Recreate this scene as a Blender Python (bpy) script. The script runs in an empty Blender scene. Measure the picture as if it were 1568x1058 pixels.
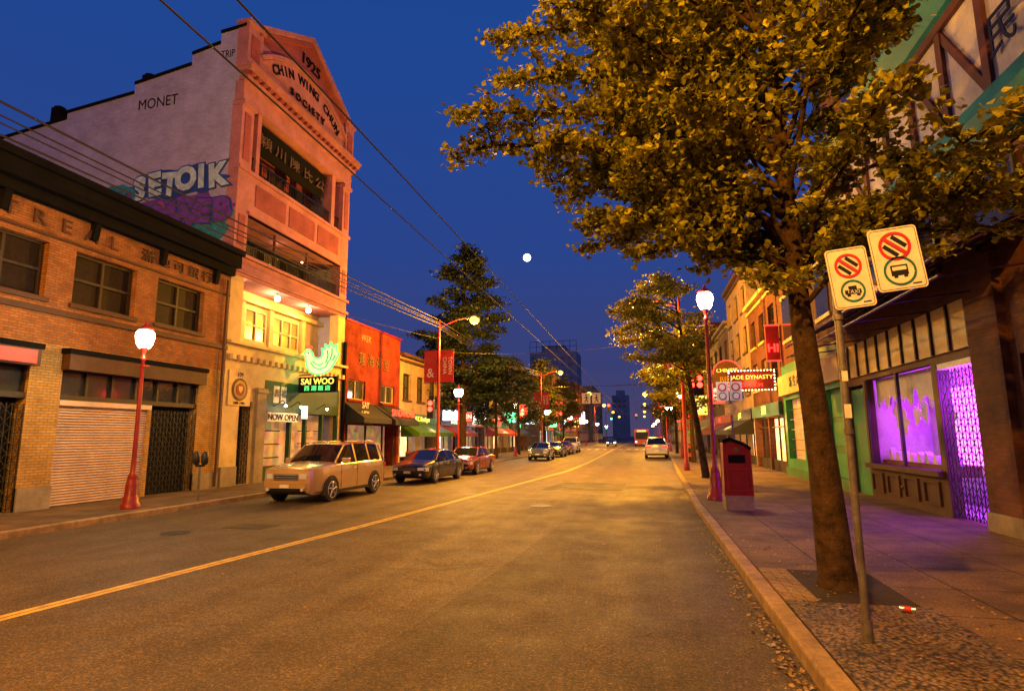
import bpy, math, random
import numpy as np
from mathutils import Vector, Matrix
random.seed(7); rng=np.random.default_rng(7)
SC=bpy.context.scene; COL=SC.collection
SC.view_settings.view_transform='Standard'; SC.view_settings.look='None'; SC.view_settings.exposure=0
PI=math.pi
# ---------------------------------------------------------------- materials
def nodes(name):
    m=bpy.data.materials.new(name); m.use_nodes=True; nt=m.node_tree
    return m,nt,nt.nodes['Principled BSDF']
def N(nt,t,**k):
    n=nt.nodes.new(t)
    for a,b in k.items(): setattr(n,a,b)
    return n
def pos(nt): return N(nt,'ShaderNodeNewGeometry').outputs['Position']
def noise(nt,vec,scale,detail=5,rough=.6):
    n=N(nt,'ShaderNodeTexNoise'); n.inputs['Scale'].default_value=scale; n.inputs['Detail'].default_value=detail
    n.inputs['Roughness'].default_value=rough
    nt.links.new(vec,n.inputs['Vector']); return n.outputs['Fac']
def ramp(nt,fac,stops):
    r=N(nt,'ShaderNodeValToRGB'); e=r.color_ramp.elements
    while len(e)<len(stops): e.new(.5)
    for i,(p,c) in enumerate(stops):
        e[i].position=p; e[i].color=(c[0],c[1],c[2],1) if hasattr(c,'__len__') else (c,c,c,1)
    nt.links.new(fac,r.inputs['Fac']); return r.outputs['Color']
def mul(nt,a,b,fac=1.0,mode='MULTIPLY'):
    x=N(nt,'ShaderNodeMix',data_type='RGBA',blend_type=mode); x.inputs[0].default_value=fac
    nt.links.new(a,x.inputs[6]); nt.links.new(b,x.inputs[7]); return x.outputs[2]
def bump(nt,h,p,strength,dist=.02):
    b=N(nt,'ShaderNodeBump'); b.inputs['Strength'].default_value=strength; b.inputs['Distance'].default_value=dist
    nt.links.new(h,b.inputs['Height']); nt.links.new(b.outputs[0],p.inputs['Normal'])
def mk(name,col,rough=.8,metal=0,var=.3,vs=1.3,bs=40,bmp=.15,spec=.4,coat=0):
    m,nt,p=nodes(name); v=pos(nt)
    c1=[c*(1-var) for c in col]; c2=[min(1,c*(1+var)) for c in col]
    a=ramp(nt,noise(nt,v,vs,6,.65),[(.3,c1),(.7,c2)])
    b=ramp(nt,noise(nt,v,vs*9,4),[(.3,1-var*.7),(.65,1.0)])
    nt.links.new(mul(nt,a,b),p.inputs['Base Color'])
    p.inputs['Roughness'].default_value=rough; p.inputs['Metallic'].default_value=metal
    p.inputs['Specular IOR Level'].default_value=spec; p.inputs['Coat Weight'].default_value=coat
    if bmp: bump(nt,noise(nt,v,bs,4),p,bmp)
    return m
def emit(name,col,s,tex=None):
    m,nt,p=nodes(name); p.inputs['Base Color'].default_value=(*[c*.5 for c in col],1)
    p.inputs['Emission Color'].default_value=(*col,1); p.inputs['Emission Strength'].default_value=s
    if tex:
        v=N(nt,'ShaderNodeTexVoronoi'); v.inputs['Scale'].default_value=tex; nt.links.new(pos(nt),v.inputs['Vector'])
        r=ramp(nt,noise(nt,pos(nt),tex*.5,3),[(.35,.15),(.6,1.0)])
        c=mul(nt,v.outputs['Color'],r)
        rgb=N(nt,'ShaderNodeRGB'); rgb.outputs[0].default_value=(*col,1)
        c2=mul(nt,rgb.outputs[0],c,.75); nt.links.new(c2,p.inputs['Emission Color'])
    try: m.cycles.emission_sampling='NONE'
    except Exception: pass
    return m
def brick(name,c1,c2,mortar,w=.22,h=.075,ms=.009,rough=.85,bmp=.5,stain=.45):
    m,nt,p=nodes(name); v=pos(nt); s=N(nt,'ShaderNodeSeparateXYZ'); nt.links.new(v,s.inputs[0])
    ad=N(nt,'ShaderNodeMath',operation='ADD'); nt.links.new(s.outputs[0],ad.inputs[0]); nt.links.new(s.outputs[1],ad.inputs[1])
    cb=N(nt,'ShaderNodeCombineXYZ'); nt.links.new(ad.outputs[0],cb.inputs[0]); nt.links.new(s.outputs[2],cb.inputs[1])
    b=N(nt,'ShaderNodeTexBrick'); b.inputs['Scale'].default_value=1; b.inputs['Brick Width'].default_value=w
    b.inputs['Row Height'].default_value=h; b.inputs['Mortar Size'].default_value=ms
    b.inputs['Color1'].default_value=(*c1,1); b.inputs['Color2'].default_value=(*c2,1); b.inputs['Mortar'].default_value=(*mortar,1)
    nt.links.new(cb.outputs[0],b.inputs['Vector'])
    st=ramp(nt,noise(nt,v,.9,7,.7),[(.34,1-stain),(.62,1.0)])
    nt.links.new(mul(nt,b.outputs['Color'],st),p.inputs['Base Color']); p.inputs['Roughness'].default_value=rough
    p.inputs['Specular IOR Level'].default_value=.25
    inv=N(nt,'ShaderNodeMath',operation='SUBTRACT'); inv.inputs[0].default_value=1; nt.links.new(b.outputs['Fac'],inv.inputs[1])
    bump(nt,inv.outputs[0],p,bmp,.01)
    return m
def leafmat(name,a,b,tr=.35):
    m,nt,p=nodes(name); v=pos(nt)
    c=ramp(nt,noise(nt,v,2.2,5,.7),[(.34,a),(.64,b)])
    f=ramp(nt,noise(nt,v,19,2),[(.34,.35),(.66,1.4)])
    col=mul(nt,c,f); nt.links.new(col,p.inputs['Base Color']); p.inputs['Roughness'].default_value=.5
    t=N(nt,'ShaderNodeBsdfTranslucent'); nt.links.new(col,t.inputs[0]); mx=N(nt,'ShaderNodeMixShader'); mx.inputs[0].default_value=tr
    nt.links.new(p.outputs[0],mx.inputs[1]); nt.links.new(t.outputs[0],mx.inputs[2])
    nt.links.new(mx.outputs[0],nt.nodes['Material Output'].inputs[0]); return m
def asphalt(name='asphalt',k=1.0,sheen=.35):
    m,nt,p=nodes(name); v=pos(nt)
    base=ramp(nt,noise(nt,v,.13,4,.55),[(.3,(.068*k,.043*k,.017*k)),(.5,(.088*k,.056*k,.021*k)),(.72,(.110*k,.070*k,.026*k))])
    mp=N(nt,'ShaderNodeMapping'); mp.inputs['Scale'].default_value=(1.6,.05,1); nt.links.new(v,mp.inputs[0])
    streak=ramp(nt,noise(nt,mp.outputs[0],1,5,.6),[(.35,.70),(.65,1.15)])
    grit=ramp(nt,noise(nt,v,36,3,.9),[(.38,.25),(.5,.9),(.57,1.5),(.64,3.2)])
    grit2=ramp(nt,noise(nt,v,12,4,.85),[(.38,.55),(.5,1.0),(.62,1.5)])
    blot=ramp(nt,noise(nt,v,.8,7,.75),[(.38,.72),(.5,1.0),(.62,1.12)])
    vo=N(nt,'ShaderNodeTexVoronoi',feature='DISTANCE_TO_EDGE'); vo.inputs['Scale'].default_value=.16
    nz=N(nt,'ShaderNodeTexNoise'); nz.inputs['Scale'].default_value=1.6; nz.inputs['Detail'].default_value=8; nt.links.new(v,nz.inputs[0])
    vm=N(nt,'ShaderNodeVectorMath',operation='MULTIPLY_ADD'); vm.inputs[1].default_value=(1.3,1.3,0)
    nt.links.new(nz.outputs['Color'],vm.inputs[0]); nt.links.new(v,vm.inputs[2]); nt.links.new(vm.outputs[0],vo.inputs['Vector'])
    cr=ramp(nt,vo.outputs['Distance'],[(0,.5),(.0016,.6),(.003,1.0)])
    c=mul(nt,mul(nt,mul(nt,mul(nt,mul(nt,base,streak),blot),grit),grit2),cr)
    nt.links.new(c,p.inputs['Base Color'])
    r=ramp(nt,noise(nt,v,1.2,6),[(.3,.5),(.7,.68)]); nt.links.new(r,p.inputs['Roughness'])
    p.inputs['Specular IOR Level'].default_value=sheen
    bump(nt,noise(nt,v,45,4,.85),p,1.0,.02); return m
def concrete(name,c1,c2,pitch=1.2):
    m,nt,p=nodes(name); v=pos(nt)
    b=N(nt,'ShaderNodeTexBrick'); b.inputs['Scale'].default_value=1; b.offset=0
    b.inputs['Brick Width'].default_value=pitch; b.inputs['Row Height'].default_value=pitch; b.inputs['Mortar Size'].default_value=.014
    b.inputs['Color1'].default_value=(*c1,1); b.inputs['Color2'].default_value=(*c2,1); b.inputs['Mortar'].default_value=(.02,.018,.014,1)
    nt.links.new(v,b.inputs['Vector'])
    s=ramp(nt,noise(nt,v,1.1,8,.7),[(.36,.42),(.64,1.1)]); g=ramp(nt,noise(nt,v,34,3,.85),[(.38,.5),(.62,1.5)])
    nt.links.new(mul(nt,mul(nt,b.outputs['Color'],s),g),p.inputs['Base Color']); p.inputs['Roughness'].default_value=.75
    p.inputs['Specular IOR Level'].default_value=.3
    bump(nt,noise(nt,v,50,4),p,.7,.012); return m
def aggregate():
    m,nt,p=nodes('cobbles'); v=pos(nt)
    vo=N(nt,'ShaderNodeTexVoronoi',feature='F1'); vo.inputs['Scale'].default_value=26; nt.links.new(v,vo.inputs['Vector'])
    c=ramp(nt,vo.outputs['Distance'],[(.1,(.28,.18,.09)),(.5,(.13,.085,.045)),(.75,(.02,.016,.01))])
    s=ramp(nt,noise(nt,v,2,6,.7),[(.3,.35),(.7,1.1)]); nt.links.new(mul(nt,c,s),p.inputs['Base Color'])
    inv=N(nt,'ShaderNodeMath',operation='SUBTRACT'); inv.inputs[0].default_value=1; nt.links.new(vo.outputs['Distance'],inv.inputs[1])
    bump(nt,inv.outputs[0],p,.8,.03); p.inputs['Roughness'].default_value=.7; return m
M={}
M['asphalt']=asphalt(); M['asphalt2']=asphalt('asphalt_darker',.66,.3); M['patch']=asphalt('asphalt_patch',.45,.25)
M['walk']=concrete('sidewalk_concrete',(.175,.108,.055),(.138,.085,.044)); M['kerb']=mk('kerb_concrete',(.30,.20,.10),.8,0,.45,3,40,.6)
M['cobble']=aggregate(); M['soil']=mk('soil',(.026,.017,.010),.95,0,.5,8,30,1)
M['yellow']=mk('road_paint_yellow',(.62,.42,.07),.6,0,.5,5,60,.4); M['white']=mk('white_paint',(.7,.7,.68),.5)
M['brick']=brick('brick_tan',(.40,.155,.045),(.28,.10,.03),(.14,.09,.05))
M['brick2']=brick('brick_yellow',(.50,.29,.08),(.40,.22,.055),(.2,.14,.07))
M['brickred']=brick('brick_red',(.17,.055,.03),(.115,.036,.022),(.08,.06,.045))
M['paver']=brick('paver',(.34,.24,.14),(.26,.17,.10),(.06,.05,.04),.2,.1)
M['sidew']=brick('painted_brick_lilac',(.40,.40,.74),(.35,.35,.67),(.30,.30,.57),.3,.1,.008,.8,.3,.3)
M['pink']=mk('painted_plaster_pink',(.40,.17,.21),.8,0,.25,1.2,30,.15,.2); M['pinkd']=mk('painted_plaster_deep_pink',(.28,.075,.095),.8,0,.28,1.3,40,.15,.2)
M['cream']=mk('painted_plaster_cream',(.56,.41,.19),.7,0,.22,1.5); M['stone']=mk('stone_grey',(.25,.20,.135),.8,0,.3)
M['black']=mk('black_paint',(.006,.006,.008),.9,0,.3,1.3,40,.1,.08); M['dark']=mk('dark_interior',(.012,.010,.009),.8,0,.3,1.3,40,.1,.1)
M['iron']=mk('iron_grille',(.03,.03,.03),.45,.6,.2); M['steel']=mk('galvanised_steel',(.17,.15,.13),.5,.6,.4,6); M['wire']=mk('wire_black',(.02,.015,.012),.7,0,.1,1,1,0)
M['glass']=mk('window_glass',(.03,.035,.045),.08,0,.2,.7,3,.03,.9); M['blind']=mk('window_blind',(.022,.013,.008),.6,0,.5,1,3,.02,.12); M['wing']=mk('bay_window_glass',(.16,.11,.05),.2,0,.4,1.2,3,.02,.6)
M['frame']=mk('window_frame_dark',(.028,.018,.011),.6); M['framel']=mk('window_frame_cream',(.45,.36,.2),.6)
M['shutter']=mk('roller_shutter',(.56,.42,.34),.5,.1,.2,1,60,.05); M['redp']=mk('red_lacquer_paint',(.22,.010,.007),.4,.0,.25,3,60,.05,.4,.2)
M['redst']=mk('red_stucco',(.17,.024,.013),.9,0,.5,1.2,50,.4,.15); M['green']=mk('green_paint',(.03,.14,.05),.55); M['greend']=mk('dark_green_paint',(.012,.05,.025),.5)
M['greenb']=mk('bright_green_paint',(.025,.22,.07),.5); M['teal']=mk('teal_paint',(.008,.20,.25),.6,0,.25,1.3,40,.1,.2); M['timber']=mk('timber_brown',(.11,.03,.017),.7)
M['plasterw']=mk('white_plaster',(.52,.47,.48),.8,0,.22); M['beige']=mk('beige_plaster',(.32,.22,.13),.8); M['greyb']=mk('grey_plaster',(.17,.15,.13),.85)
M['tower']=mk('hazed_concrete',(.42,.42,.48),.9,0,.2,.1,1,0); M['towerg']=mk('hazed_glazing',(.26,.27,.33),.5,0,.3,.1,1,0)  # distance haze painted into the tower colours: pale, bluish, low contrast
M['brown']=mk('brown_paint',(.070,.028,.015),.7); M['awnk']=mk('awning_black',(.012,.013,.013),.7); M['awnr']=mk('awning_red',(.26,.015,.015),.7); M['awng']=mk('awning_green',(.04,.12,.025),.7)
M['purplep']=mk('purple_awning_frame',(.055,.016,.07),.5); M['bark']=mk('bark',(.055,.031,.017),.95,0,.65,7,20,1.0,.15)
M['leaf']=leafmat('ginkgo_leaf',(.09,.105,.010),(.42,.375,.024)); M['leafd']=leafmat('dark_leaf',(.014,.028,.010),(.038,.055,.02),.2); M['leafm']=leafmat('street_leaf',(.035,.050,.01),(.12,.12,.018))
M['leafdry']=leafmat('fallen_leaf',(.20,.11,.025),(.34,.22,.05),.1)
M['lampw']=emit('lamp_globe_glow',(1,.84,.52),30); M['lampo']=emit('sodium_lens_glow',(1,.46,.07),4.5); M['bulb']=emit('warm_bulb',(1,.72,.35),12)
M['moon']=emit('moon_surface',(1,.97,.85),6); M['neong']=emit('neon_green',(.08,.9,.15),2.2); M['neonw']=emit('neon_white',(.85,1,.6),1.8); M['neony']=emit('neon_yellow',(1,.62,.08),2.2)
M['neonr']=emit('neon_red',(1,.03,.02),4); M['neonpk']=emit('neon_magenta',(1,.14,.95),4.5); M['sigr']=emit('signal_red',(1,.03,.015),12)
M['neonfill']=emit('neon_panel_pale_green',(.62,.95,.38),1.0); M['neondk']=emit('neon_dark_green',(.02,.4,.08),.8); M['boxw']=emit('light_box_white',(.8,.9,1),5); M['boxr']=emit('light_box_red',(1,.06,.03),2.4); M['banner']=mk('banner_red',(.42,.03,.03),.8,0,.12,2,5,0,.2)
M['sigg']=emit('signal_green',(.1,1,.35),8); M['shopw']=emit('shop_interior_warm',(1,.60,.22),4.2,3.0); M['shopc']=emit('shop_interior_white',(.9,.95,1),5.5,3.0); M['shopd']=emit('shop_interior_dim',(.8,.5,.22),.5,2.5)
M['winlit']=emit('lit_window',(1,.55,.18),.5,1.0); M['head']=emit('headlamp_glow',(1,.95,.85),10); M['tail']=emit('tail_lamp_glow',(1,.02,.01),5)
M['gold']=mk('gold_lettering',(.55,.33,.08),.4,.5,.1); M['golddim']=mk('old_gold_lettering',(.16,.10,.045),.5,.4,.2); M['signw']=mk('sign_white',(.64,.60,.54),.5,0,.16,7,60,0,.3); M['signred']=mk('sign_red',(.40,.02,.02),.5,0,.05); M['signk']=mk('sign_black',(.01,.01,.01),.5,0,.1,1,1,0,.3); M['signteal']=mk('sign_teal',(.01,.12,.10),.4,0,.05)
M['tyre']=mk('tyre_rubber',(.015,.015,.015),.8); M['chrome']=mk('alloy',(.6,.6,.62),.25,.9,.1,5,5,0); M['cglass']=mk('car_glass',(.008,.009,.010),.04,0,.1,1,1,0,.6)
M['lens']=mk('headlamp_lens',(.6,.6,.62),.1,.2,.1,20,20,.1,.8); M['redlens']=mk('tail_lens',(.35,.01,.01),.2)
M['blue']=mk('graffiti_blue',(.02,.06,.38),.6,0,.3); M['violet']=mk('graffiti_violet',(.15,.05,.46),.6,0,.4,3); M['cyan']=mk('graffiti_pale_blue',(.42,.60,.90),.6,0,.35,3); M['magenta']=mk('graffiti_magenta',(.36,.06,.36),.6,0,.4,3); M['tealg']=mk('graffiti_teal',(.03,.24,.36),.6,0,.4,3)
def paint(n,c,met=.35): return mk(n,c,.25,met,.04,2,2,0,.5,.8)
# ---------------------------------------------------------------- builder
class B:
    def __init__(s,name,loc=(0,0,0),rotz=0):
        s.root=bpy.data.objects.new(name,None); s.root.location=loc; s.root.rotation_euler=(0,0,rotz); s.root.empty_display_size=.3
        COL.objects.link(s.root); s.loc=Vector(loc); s.P={}; s.local=False
    def add(s,part,mat,vs,fs,smooth=False):
        d=s.P.setdefault((part,mat),[[],[],[]]); o=len(d[0]); d[0].extend([tuple(v) for v in vs]); d[1].extend([tuple(i+o for i in f) for f in fs]); d[2].extend([smooth]*len(fs))
    def box(s,part,mat,x0,x1,y0,y1,z0,z1):
        v=[(x,y,z) for x in (x0,x1) for y in (y0,y1) for z in (z0,z1)]
        s.add(part,mat,v,[(0,1,3,2),(4,6,7,5),(0,4,5,1),(2,3,7,6),(0,2,6,4),(1,5,7,3)])
    def quad(s,part,mat,a,b,c,d): s.add(part,mat,[a,b,c,d],[(0,1,2,3)])
    def prism(s,part,mat,poly,ax,a0,a1):
        def mkv(p,a):
            if ax=='x': return (a,p[0],p[1])
            if ax=='y': return (p[0],a,p[1])
            return (p[0],p[1],a)
        n=len(poly); v=[mkv(p,a0) for p in poly]+[mkv(p,a1) for p in poly]
        f=[tuple(range(n)),tuple(range(2*n-1,n-1,-1))]+[(i,(i+1)%n,n+(i+1)%n,n+i) for i in range(n)]
        s.add(part,mat,v,f)
    def cyl(s,part,mat,p0,p1,r0,r1=None,n=10,caps=True):
        r1=r0 if r1 is None else r1; p0=Vector(p0); p1=Vector(p1); d=(p1-p0).normalized()
        a=d.orthogonal().normalized(); b=d.cross(a); v=[]
        for p,r in ((p0,r0),(p1,r1)):
            for i in range(n):
                t=2*PI*i/n; v.append(p+a*math.cos(t)*r+b*math.sin(t)*r)
        s.add(part,mat,v,[(i,(i+1)%n,n+(i+1)%n,n+i) for i in range(n)],True)
        if caps: s.add(part,mat,v,[tuple(range(n)),tuple(range(2*n-1,n-1,-1))])
    def lathe(s,part,mat,c,prof,n=16):
        v=[];f=[]
        for r,z in prof:
            for i in range(n):
                t=2*PI*i/n; v.append((c[0]+r*math.cos(t),c[1]+r*math.sin(t),c[2]+z))
        for k in range(len(prof)-1):
            for i in range(n): f.append((k*n+i,k*n+(i+1)%n,(k+1)*n+(i+1)%n,(k+1)*n+i))
        s.add(part,mat,v,f,True)
    def sphere(s,part,mat,c,r,n=12,sq=1):
        s.lathe(part,mat,c,[(max(1e-4,r*math.sin(PI*k/n)),-r*math.cos(PI*k/n)*sq) for k in range(n+1)],n*2)
    def text(s,part,mat,body,loc,face,size,ext=.01,off=0,sx=1,align='CENTER',tilt=0):
        cu=bpy.data.curves.new(part,'FONT'); cu.body=body; cu.size=size; cu.extrude=ext; cu.offset=off; cu.align_x=align; cu.align_y='CENTER'; cu.resolution_u=3
        cu.materials.append(M[mat]); o=bpy.data.objects.new(part,cu); COL.objects.link(o); o.parent=s.root
        rz={'L':PI/2,'R':-PI/2,'C':0}[face]
        o.location=Vector(loc)-(Vector((0,0,0)) if s.local else s.loc); o.rotation_euler=(Matrix.Rotation(rz,3,'Z')@Matrix.Rotation(PI/2,3,'X')@Matrix.Rotation(tilt,3,'Z')).to_euler(); o.scale=(sx,1,1); return o
    def light(s,nm,loc,col,power,rad=.1):
        l=bpy.data.lights.new(nm,'POINT'); l.color=col; l.energy=power; l.shadow_soft_size=rad
        o=bpy.data.objects.new(nm,l); COL.objects.link(o); o.parent=s.root; o.location=Vector(loc)-(Vector((0,0,0)) if s.local else s.loc); return o
    def facade(s,part,mat,X,D,y0,y1,z0,z1,ops,dep=.25):
        ys=sorted(set([y0,y1]+[o[0] for o in ops]+[o[1] for o in ops])); zs=sorted(set([z0,z1]+[o[2] for o in ops]+[o[3] for o in ops]))
        ins=lambda y,z:any(o[0]<y<o[1] and o[2]<z<o[3] for o in ops)
        Xi=X-D*dep
        for i in range(len(ys)-1):
            for j in range(len(zs)-1):
                if not ins((ys[i]+ys[i+1])/2,(zs[j]+zs[j+1])/2):
                    s.quad(part,mat,(X,ys[i],zs[j]),(X,ys[i+1],zs[j]),(X,ys[i+1],zs[j+1]),(X,ys[i],zs[j+1]))
        for a,b,c,d in ops:
            s.quad(part,mat,(X,a,c),(X,b,c),(Xi,b,c),(Xi,a,c)); s.quad(part,mat,(X,a,d),(X,b,d),(Xi,b,d),(Xi,a,d))
            s.quad(part,mat,(X,a,c),(X,a,d),(Xi,a,d),(Xi,a,c)); s.quad(part,mat,(X,b,c),(X,b,d),(Xi,b,d),(Xi,b,c))
    def window(s,X,D,a,b,c,d,dep=.2,nx=2,nz=2,fm='frame',gm='glass',sill='stone',fw=.06):
        Xg=X-D*dep; s.quad('window_glass',gm,(Xg,a,c),(Xg,b,c),(Xg,b,d),(Xg,a,d))
        xa,xb=sorted((Xg+D*.01,Xg+D*.07))
        s.box('window_frames',fm,xa,xb,a,b,c,c+fw); s.box('window_frames',fm,xa,xb,a,b,d-fw,d)
        for i in range(nx+1):
            y=a+(b-a)*i/nx; y=min(max(y,a+fw/2),b-fw/2); s.box('window_frames',fm,xa-.003,xb+.003,y-fw/2,y+fw/2,c+fw,d-fw)
        for j in range(1,nz):
            z=c+(d-c)*j/nz; s.box('window_frames',fm,xa+.002,xb-.002,a,b,z-fw/2,z+fw/2)
        if sill:
            xa,xb=sorted((X-D*.1,X+D*.09)); s.box('window_sills',sill,xa,xb,a-.08,b+.08,c-.13,c-.003)
    def done(s,bevel=0,local=False):
        for (part,mat),(v,f,sm) in s.P.items():
            me=bpy.data.meshes.new(part); L=s.loc
            me.from_pydata(v if local else [(a-L.x,b-L.y,c-L.z) for a,b,c in v],[],f); me.materials.append(M[mat])
            me.polygons.foreach_set('use_smooth',sm); me.update()
            o=bpy.data.objects.new(part,me); COL.objects.link(o); o.parent=s.root
            if bevel:
                bm=o.modifiers.new('bevel','BEVEL'); bm.width=bevel; bm.segments=2; bm.limit_method='ANGLE'
        return s.root
def lattice(b,part,mat,face,u0,u1,z0,z1,w,pitch=.16,r=.008):
    def P(u,z): return (w,u,z) if face=='x' else (u,w,z)
    W=u1-u0; H=z1-z0
    n=int(W/pitch)
    for i in range(n+1):
        u=u0+W*i/n; b.cyl(part,mat,P(u,z0),P(u,z1),r,n=4,caps=False)
    seg=pitch*1.1; nz=int(H/seg)
    for j in range(nz):
        za=z0+H*j/nz; zb=z0+H*(j+1)/nz
        for i in range(n):
            ua=u0+W*i/n; ub=u0+W*(i+1)/n
            if (i+j)%2: ua,ub=ub,ua
            b.cyl(part,mat,P(ua,za),P(ub,zb),r*.8,n=4,caps=False)
# ---------------------------------------------------------------- ground
def sheet(name,mat,left,right,z):
    v=[];f=[]
    for (a,y),(c,_) in zip(left,right): v+= [(a,y,z),(c,y,z)]
    for i in range(len(left)-1): f.append((2*i,2*i+1,2*i+3,2*i+2))
    me=bpy.data.meshes.new(name); me.from_pydata(v,[],f); me.materials.append(M[mat]); o=bpy.data.objects.new(name,me); COL.objects.link(o); return o
KL=[(-12.8,-40),(-12.8,19),(-12.1,24),(-11.5,30),(-11.2,41),(-11.2,400)]
KR=[(1.28,-40),(1.28,17),(1.55,31),(2.2,55),(2.2,70),(2.2,400)]
def interp(K,y):
    for (a,ya),(b,yb) in zip(K,K[1:]):
        if ya<=y<=yb: return a+(b-a)*(y-ya)/(yb-ya)
    return K[-1][0]
ys=sorted(set([p[1] for p in KL]+[p[1] for p in KR]))
kl=[(interp(KL,y),y) for y in ys]; kr=[(interp(KR,y),y) for y in ys]
sheet('ground','greyb',[(-900,-300),(-900,1500)],[(900,-300),(900,1500)],-.02)
sheet('road','asphalt',kl,kr,0)
sheet('road_darker_strip','asphalt2',[(-3.3,-20),(-2.6,5),(-2.2,9.5),(-1.9,14.6)],[(1.28,-20),(1.28,5),(1.28,9.5),(1.28,14.9)],.003)  # same asphalt in a darker tone, with a slanted left edge
def strip3(name,mat,K,dx0,dx1,z0,z1):
    v=[];f=[]
    for x,y in K: v+=[(x+dx0,y,z0),(x+dx0,y,z1),(x+dx1,y,z1),(x+dx1,y,z0)]
    for i in range(len(K)-1):
        for a,b_ in ((0,1),(1,2),(2,3)): f.append((4*i+a,4*i+b_,4*i+4+b_,4*i+4+a))
    me=bpy.data.meshes.new(name); me.from_pydata(v,[],f); me.materials.append(M[mat]); o=bpy.data.objects.new(name,me); COL.objects.link(o)
    bm=o.modifiers.new('b','BEVEL'); bm.width=.025; bm.segments=2; return o
strip3('kerb','kerb',kr,0,.2,-.01,.15); strip3('kerb','kerb',kl,-.2,0,-.01,.15)
sheet('sidewalk','walk',[(x+.2,y) for x,y in kr],[(7.0,y) for x,y in kr],.148)
sheet('sidewalk','walk',[(-17,y) for x,y in kl],[(x-.2,y) for x,y in kl],.148)
sheet('cobble_strip','cobble',[(1.482,-20),(1.482,7.5)],[(2.95,-20),(2.95,7.5)],.152)
b=B('tree_pit',(2.3,8,.15)); b.box('soil','soil',1.86,2.85,7.5,9.15,.1,.156)
for i in range(11):
    for j in range(3): b.box('pavers','paver',1.49+j*.12,1.6+j*.12,7.52+i*.15,7.65+i*.15,.1,.16+random.random()*.006)
b.done(.004)
b=B('centre_line_marking')
pts=[(-8.1,-5),(-7.2,5.75),(-6.9,8.3),(-6.35,13),(-4.38,34.8),(-4.2,45),(-4.4,90),(-4.4,300)]
for off in (-.11,.02):
    v=[];f=[]
    for x,y in pts: v+=[(x+off,y,.004),(x+off+.1,y,.004)]
    for i in range(len(pts)-1): f.append((2*i,2*i+1,2*i+3,2*i+2))
    b.add('stripe','yellow',v,f)
b.done()
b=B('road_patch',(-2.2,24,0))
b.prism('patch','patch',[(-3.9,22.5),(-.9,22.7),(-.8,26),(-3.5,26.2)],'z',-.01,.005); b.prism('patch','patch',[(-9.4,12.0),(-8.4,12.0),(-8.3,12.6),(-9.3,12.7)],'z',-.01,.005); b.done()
b=B('manhole_cover',(-3.0,17.3,0)); b.cyl('lid','iron',(-3.0,17.3,-.01),(-3.0,17.3,.008),.33,n=24); b.done()
b=B('manhole_cover',(-9.9,11.2,0)); b.cyl('lid','iron',(-9.9,11.2,-.01),(-9.9,11.2,.008),.3,n=24); b.done()
b=B('crosswalk_marking',(-4,88,0))
for i in range(11): b.box('bar','white',-10.6+i*1.15,-10.1+i*1.15,88,91,-.01,.006)
b.box('bar','white',-4,2,86,86.4,-.01,.006); b.done()
# ---------------------------------------------------------------- Montreal brick building
XL=-16
b=B('brick_bank_building',(-16,10,0))
wins=[(y,y+2.15,5.88,7.45) for y in (1.5,4.5,7.5,10.5,13.45)]+[(16.45,18.65,5.88,7.45)]
b.facade('upper_wall','brick',XL,1,-2,19.98,4.62,8.6,wins,.3)
for a,c,d,e in wins: b.window(XL,1,a,c,d,e,.26,2,2,'frame','blind','brown',.08)
gops=[(7.6,12.5,.15,4.55),(13.42,18.7,.15,4.55),(-1,6.7,.15,4.55)]
b.facade('pier_wall','brick2',XL,1,-2,19.98,-.05,4.62,gops,.35)
b.box('cornice','black',-16.3,-15.5,-2,19.97,8.72,9.2); b.box('cornice','black',-16.3,-15.75,-2,19.96,8.42,8.717); b.box('cornice','black',-16.3,-15.36,-2,19.98,9.203,9.42)
b.box('belt_course','brown',-16.05,-15.94,-2,19.98,7.60,7.67); b.box('belt_course','brown',-16.05,-15.9,-2,19.98,5.45,5.6)
for i in range(8):
    y=.8+i*2.6; b.prism('brackets','black',[(-16.0,7.9),(-15.87,7.9),(-15.78,8.42),(-16.0,8.42)],'y',y,y+.18)
b.box('roof','greyb',-30,-16.3,-2,19.95,8.4,8.8); b.box('rear_mass','greyb',-30,-16.45,-2,19.9,0,8.39)
for a,c in ((-1,6.7),(7.6,12.5),(13.42,18.7)):
    b.box('fascia','brown',-16.1,-15.72,a-.05,c+.05,3.95,4.4); b.box('fascia','black',-16.1,-15.68,a-.1,c+.1,4.403,4.55)
    b.quad('transom_glass','glass',(-16.2,a,3.25),(-16.2,c,3.25),(-16.2,c,3.95),(-16.2,a,3.95))
    n=6
    for i in range(n+1): y=a+(c-a)*i/n; b.box('transom_frame','frame',-16.19,-16.1,y-.04,y+.04,3.25,3.95)
    b.box('transom_frame','frame',-16.22,-16.05,a,c,3.1,3.25)
    b.box('shutter_box','shutter',-16.2,-15.98,a,min(a+3.2,c),2.95,3.1)
    yb=a+3.1; z=.16
    while z<2.93:
        b.prism('roller_shutter','shutter',[(-16.14,z),(-16.09,z+.02),(-16.09,z+.055),(-16.14,z+.075)],'y',a,yb); z+=.078
    b.box('door_post','brick2',-16.3,-16.0,yb,yb+.12,.15,3.1)
    b.box('doorway_dark','dark',-16.44,-16.38,yb+.12,c,.1,3.1)
    lattice(b,'folding_gate','iron','x',yb+.14,c-.03,.2,2.95,-16.02,.14,.012)
b.box('plinth','stone',-16.1,-15.95,12.5,13.42,.1,.75); b.box('plinth','stone',-16.1,-15.95,18.7,19.97,.1,.75)
for i,ch in enumerate('MONTREAL'): b.text('lettering_latin','brown',ch,(-15.97,9.1+i*.79,8.02),'L',.58,.03,.0,1.15)
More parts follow.
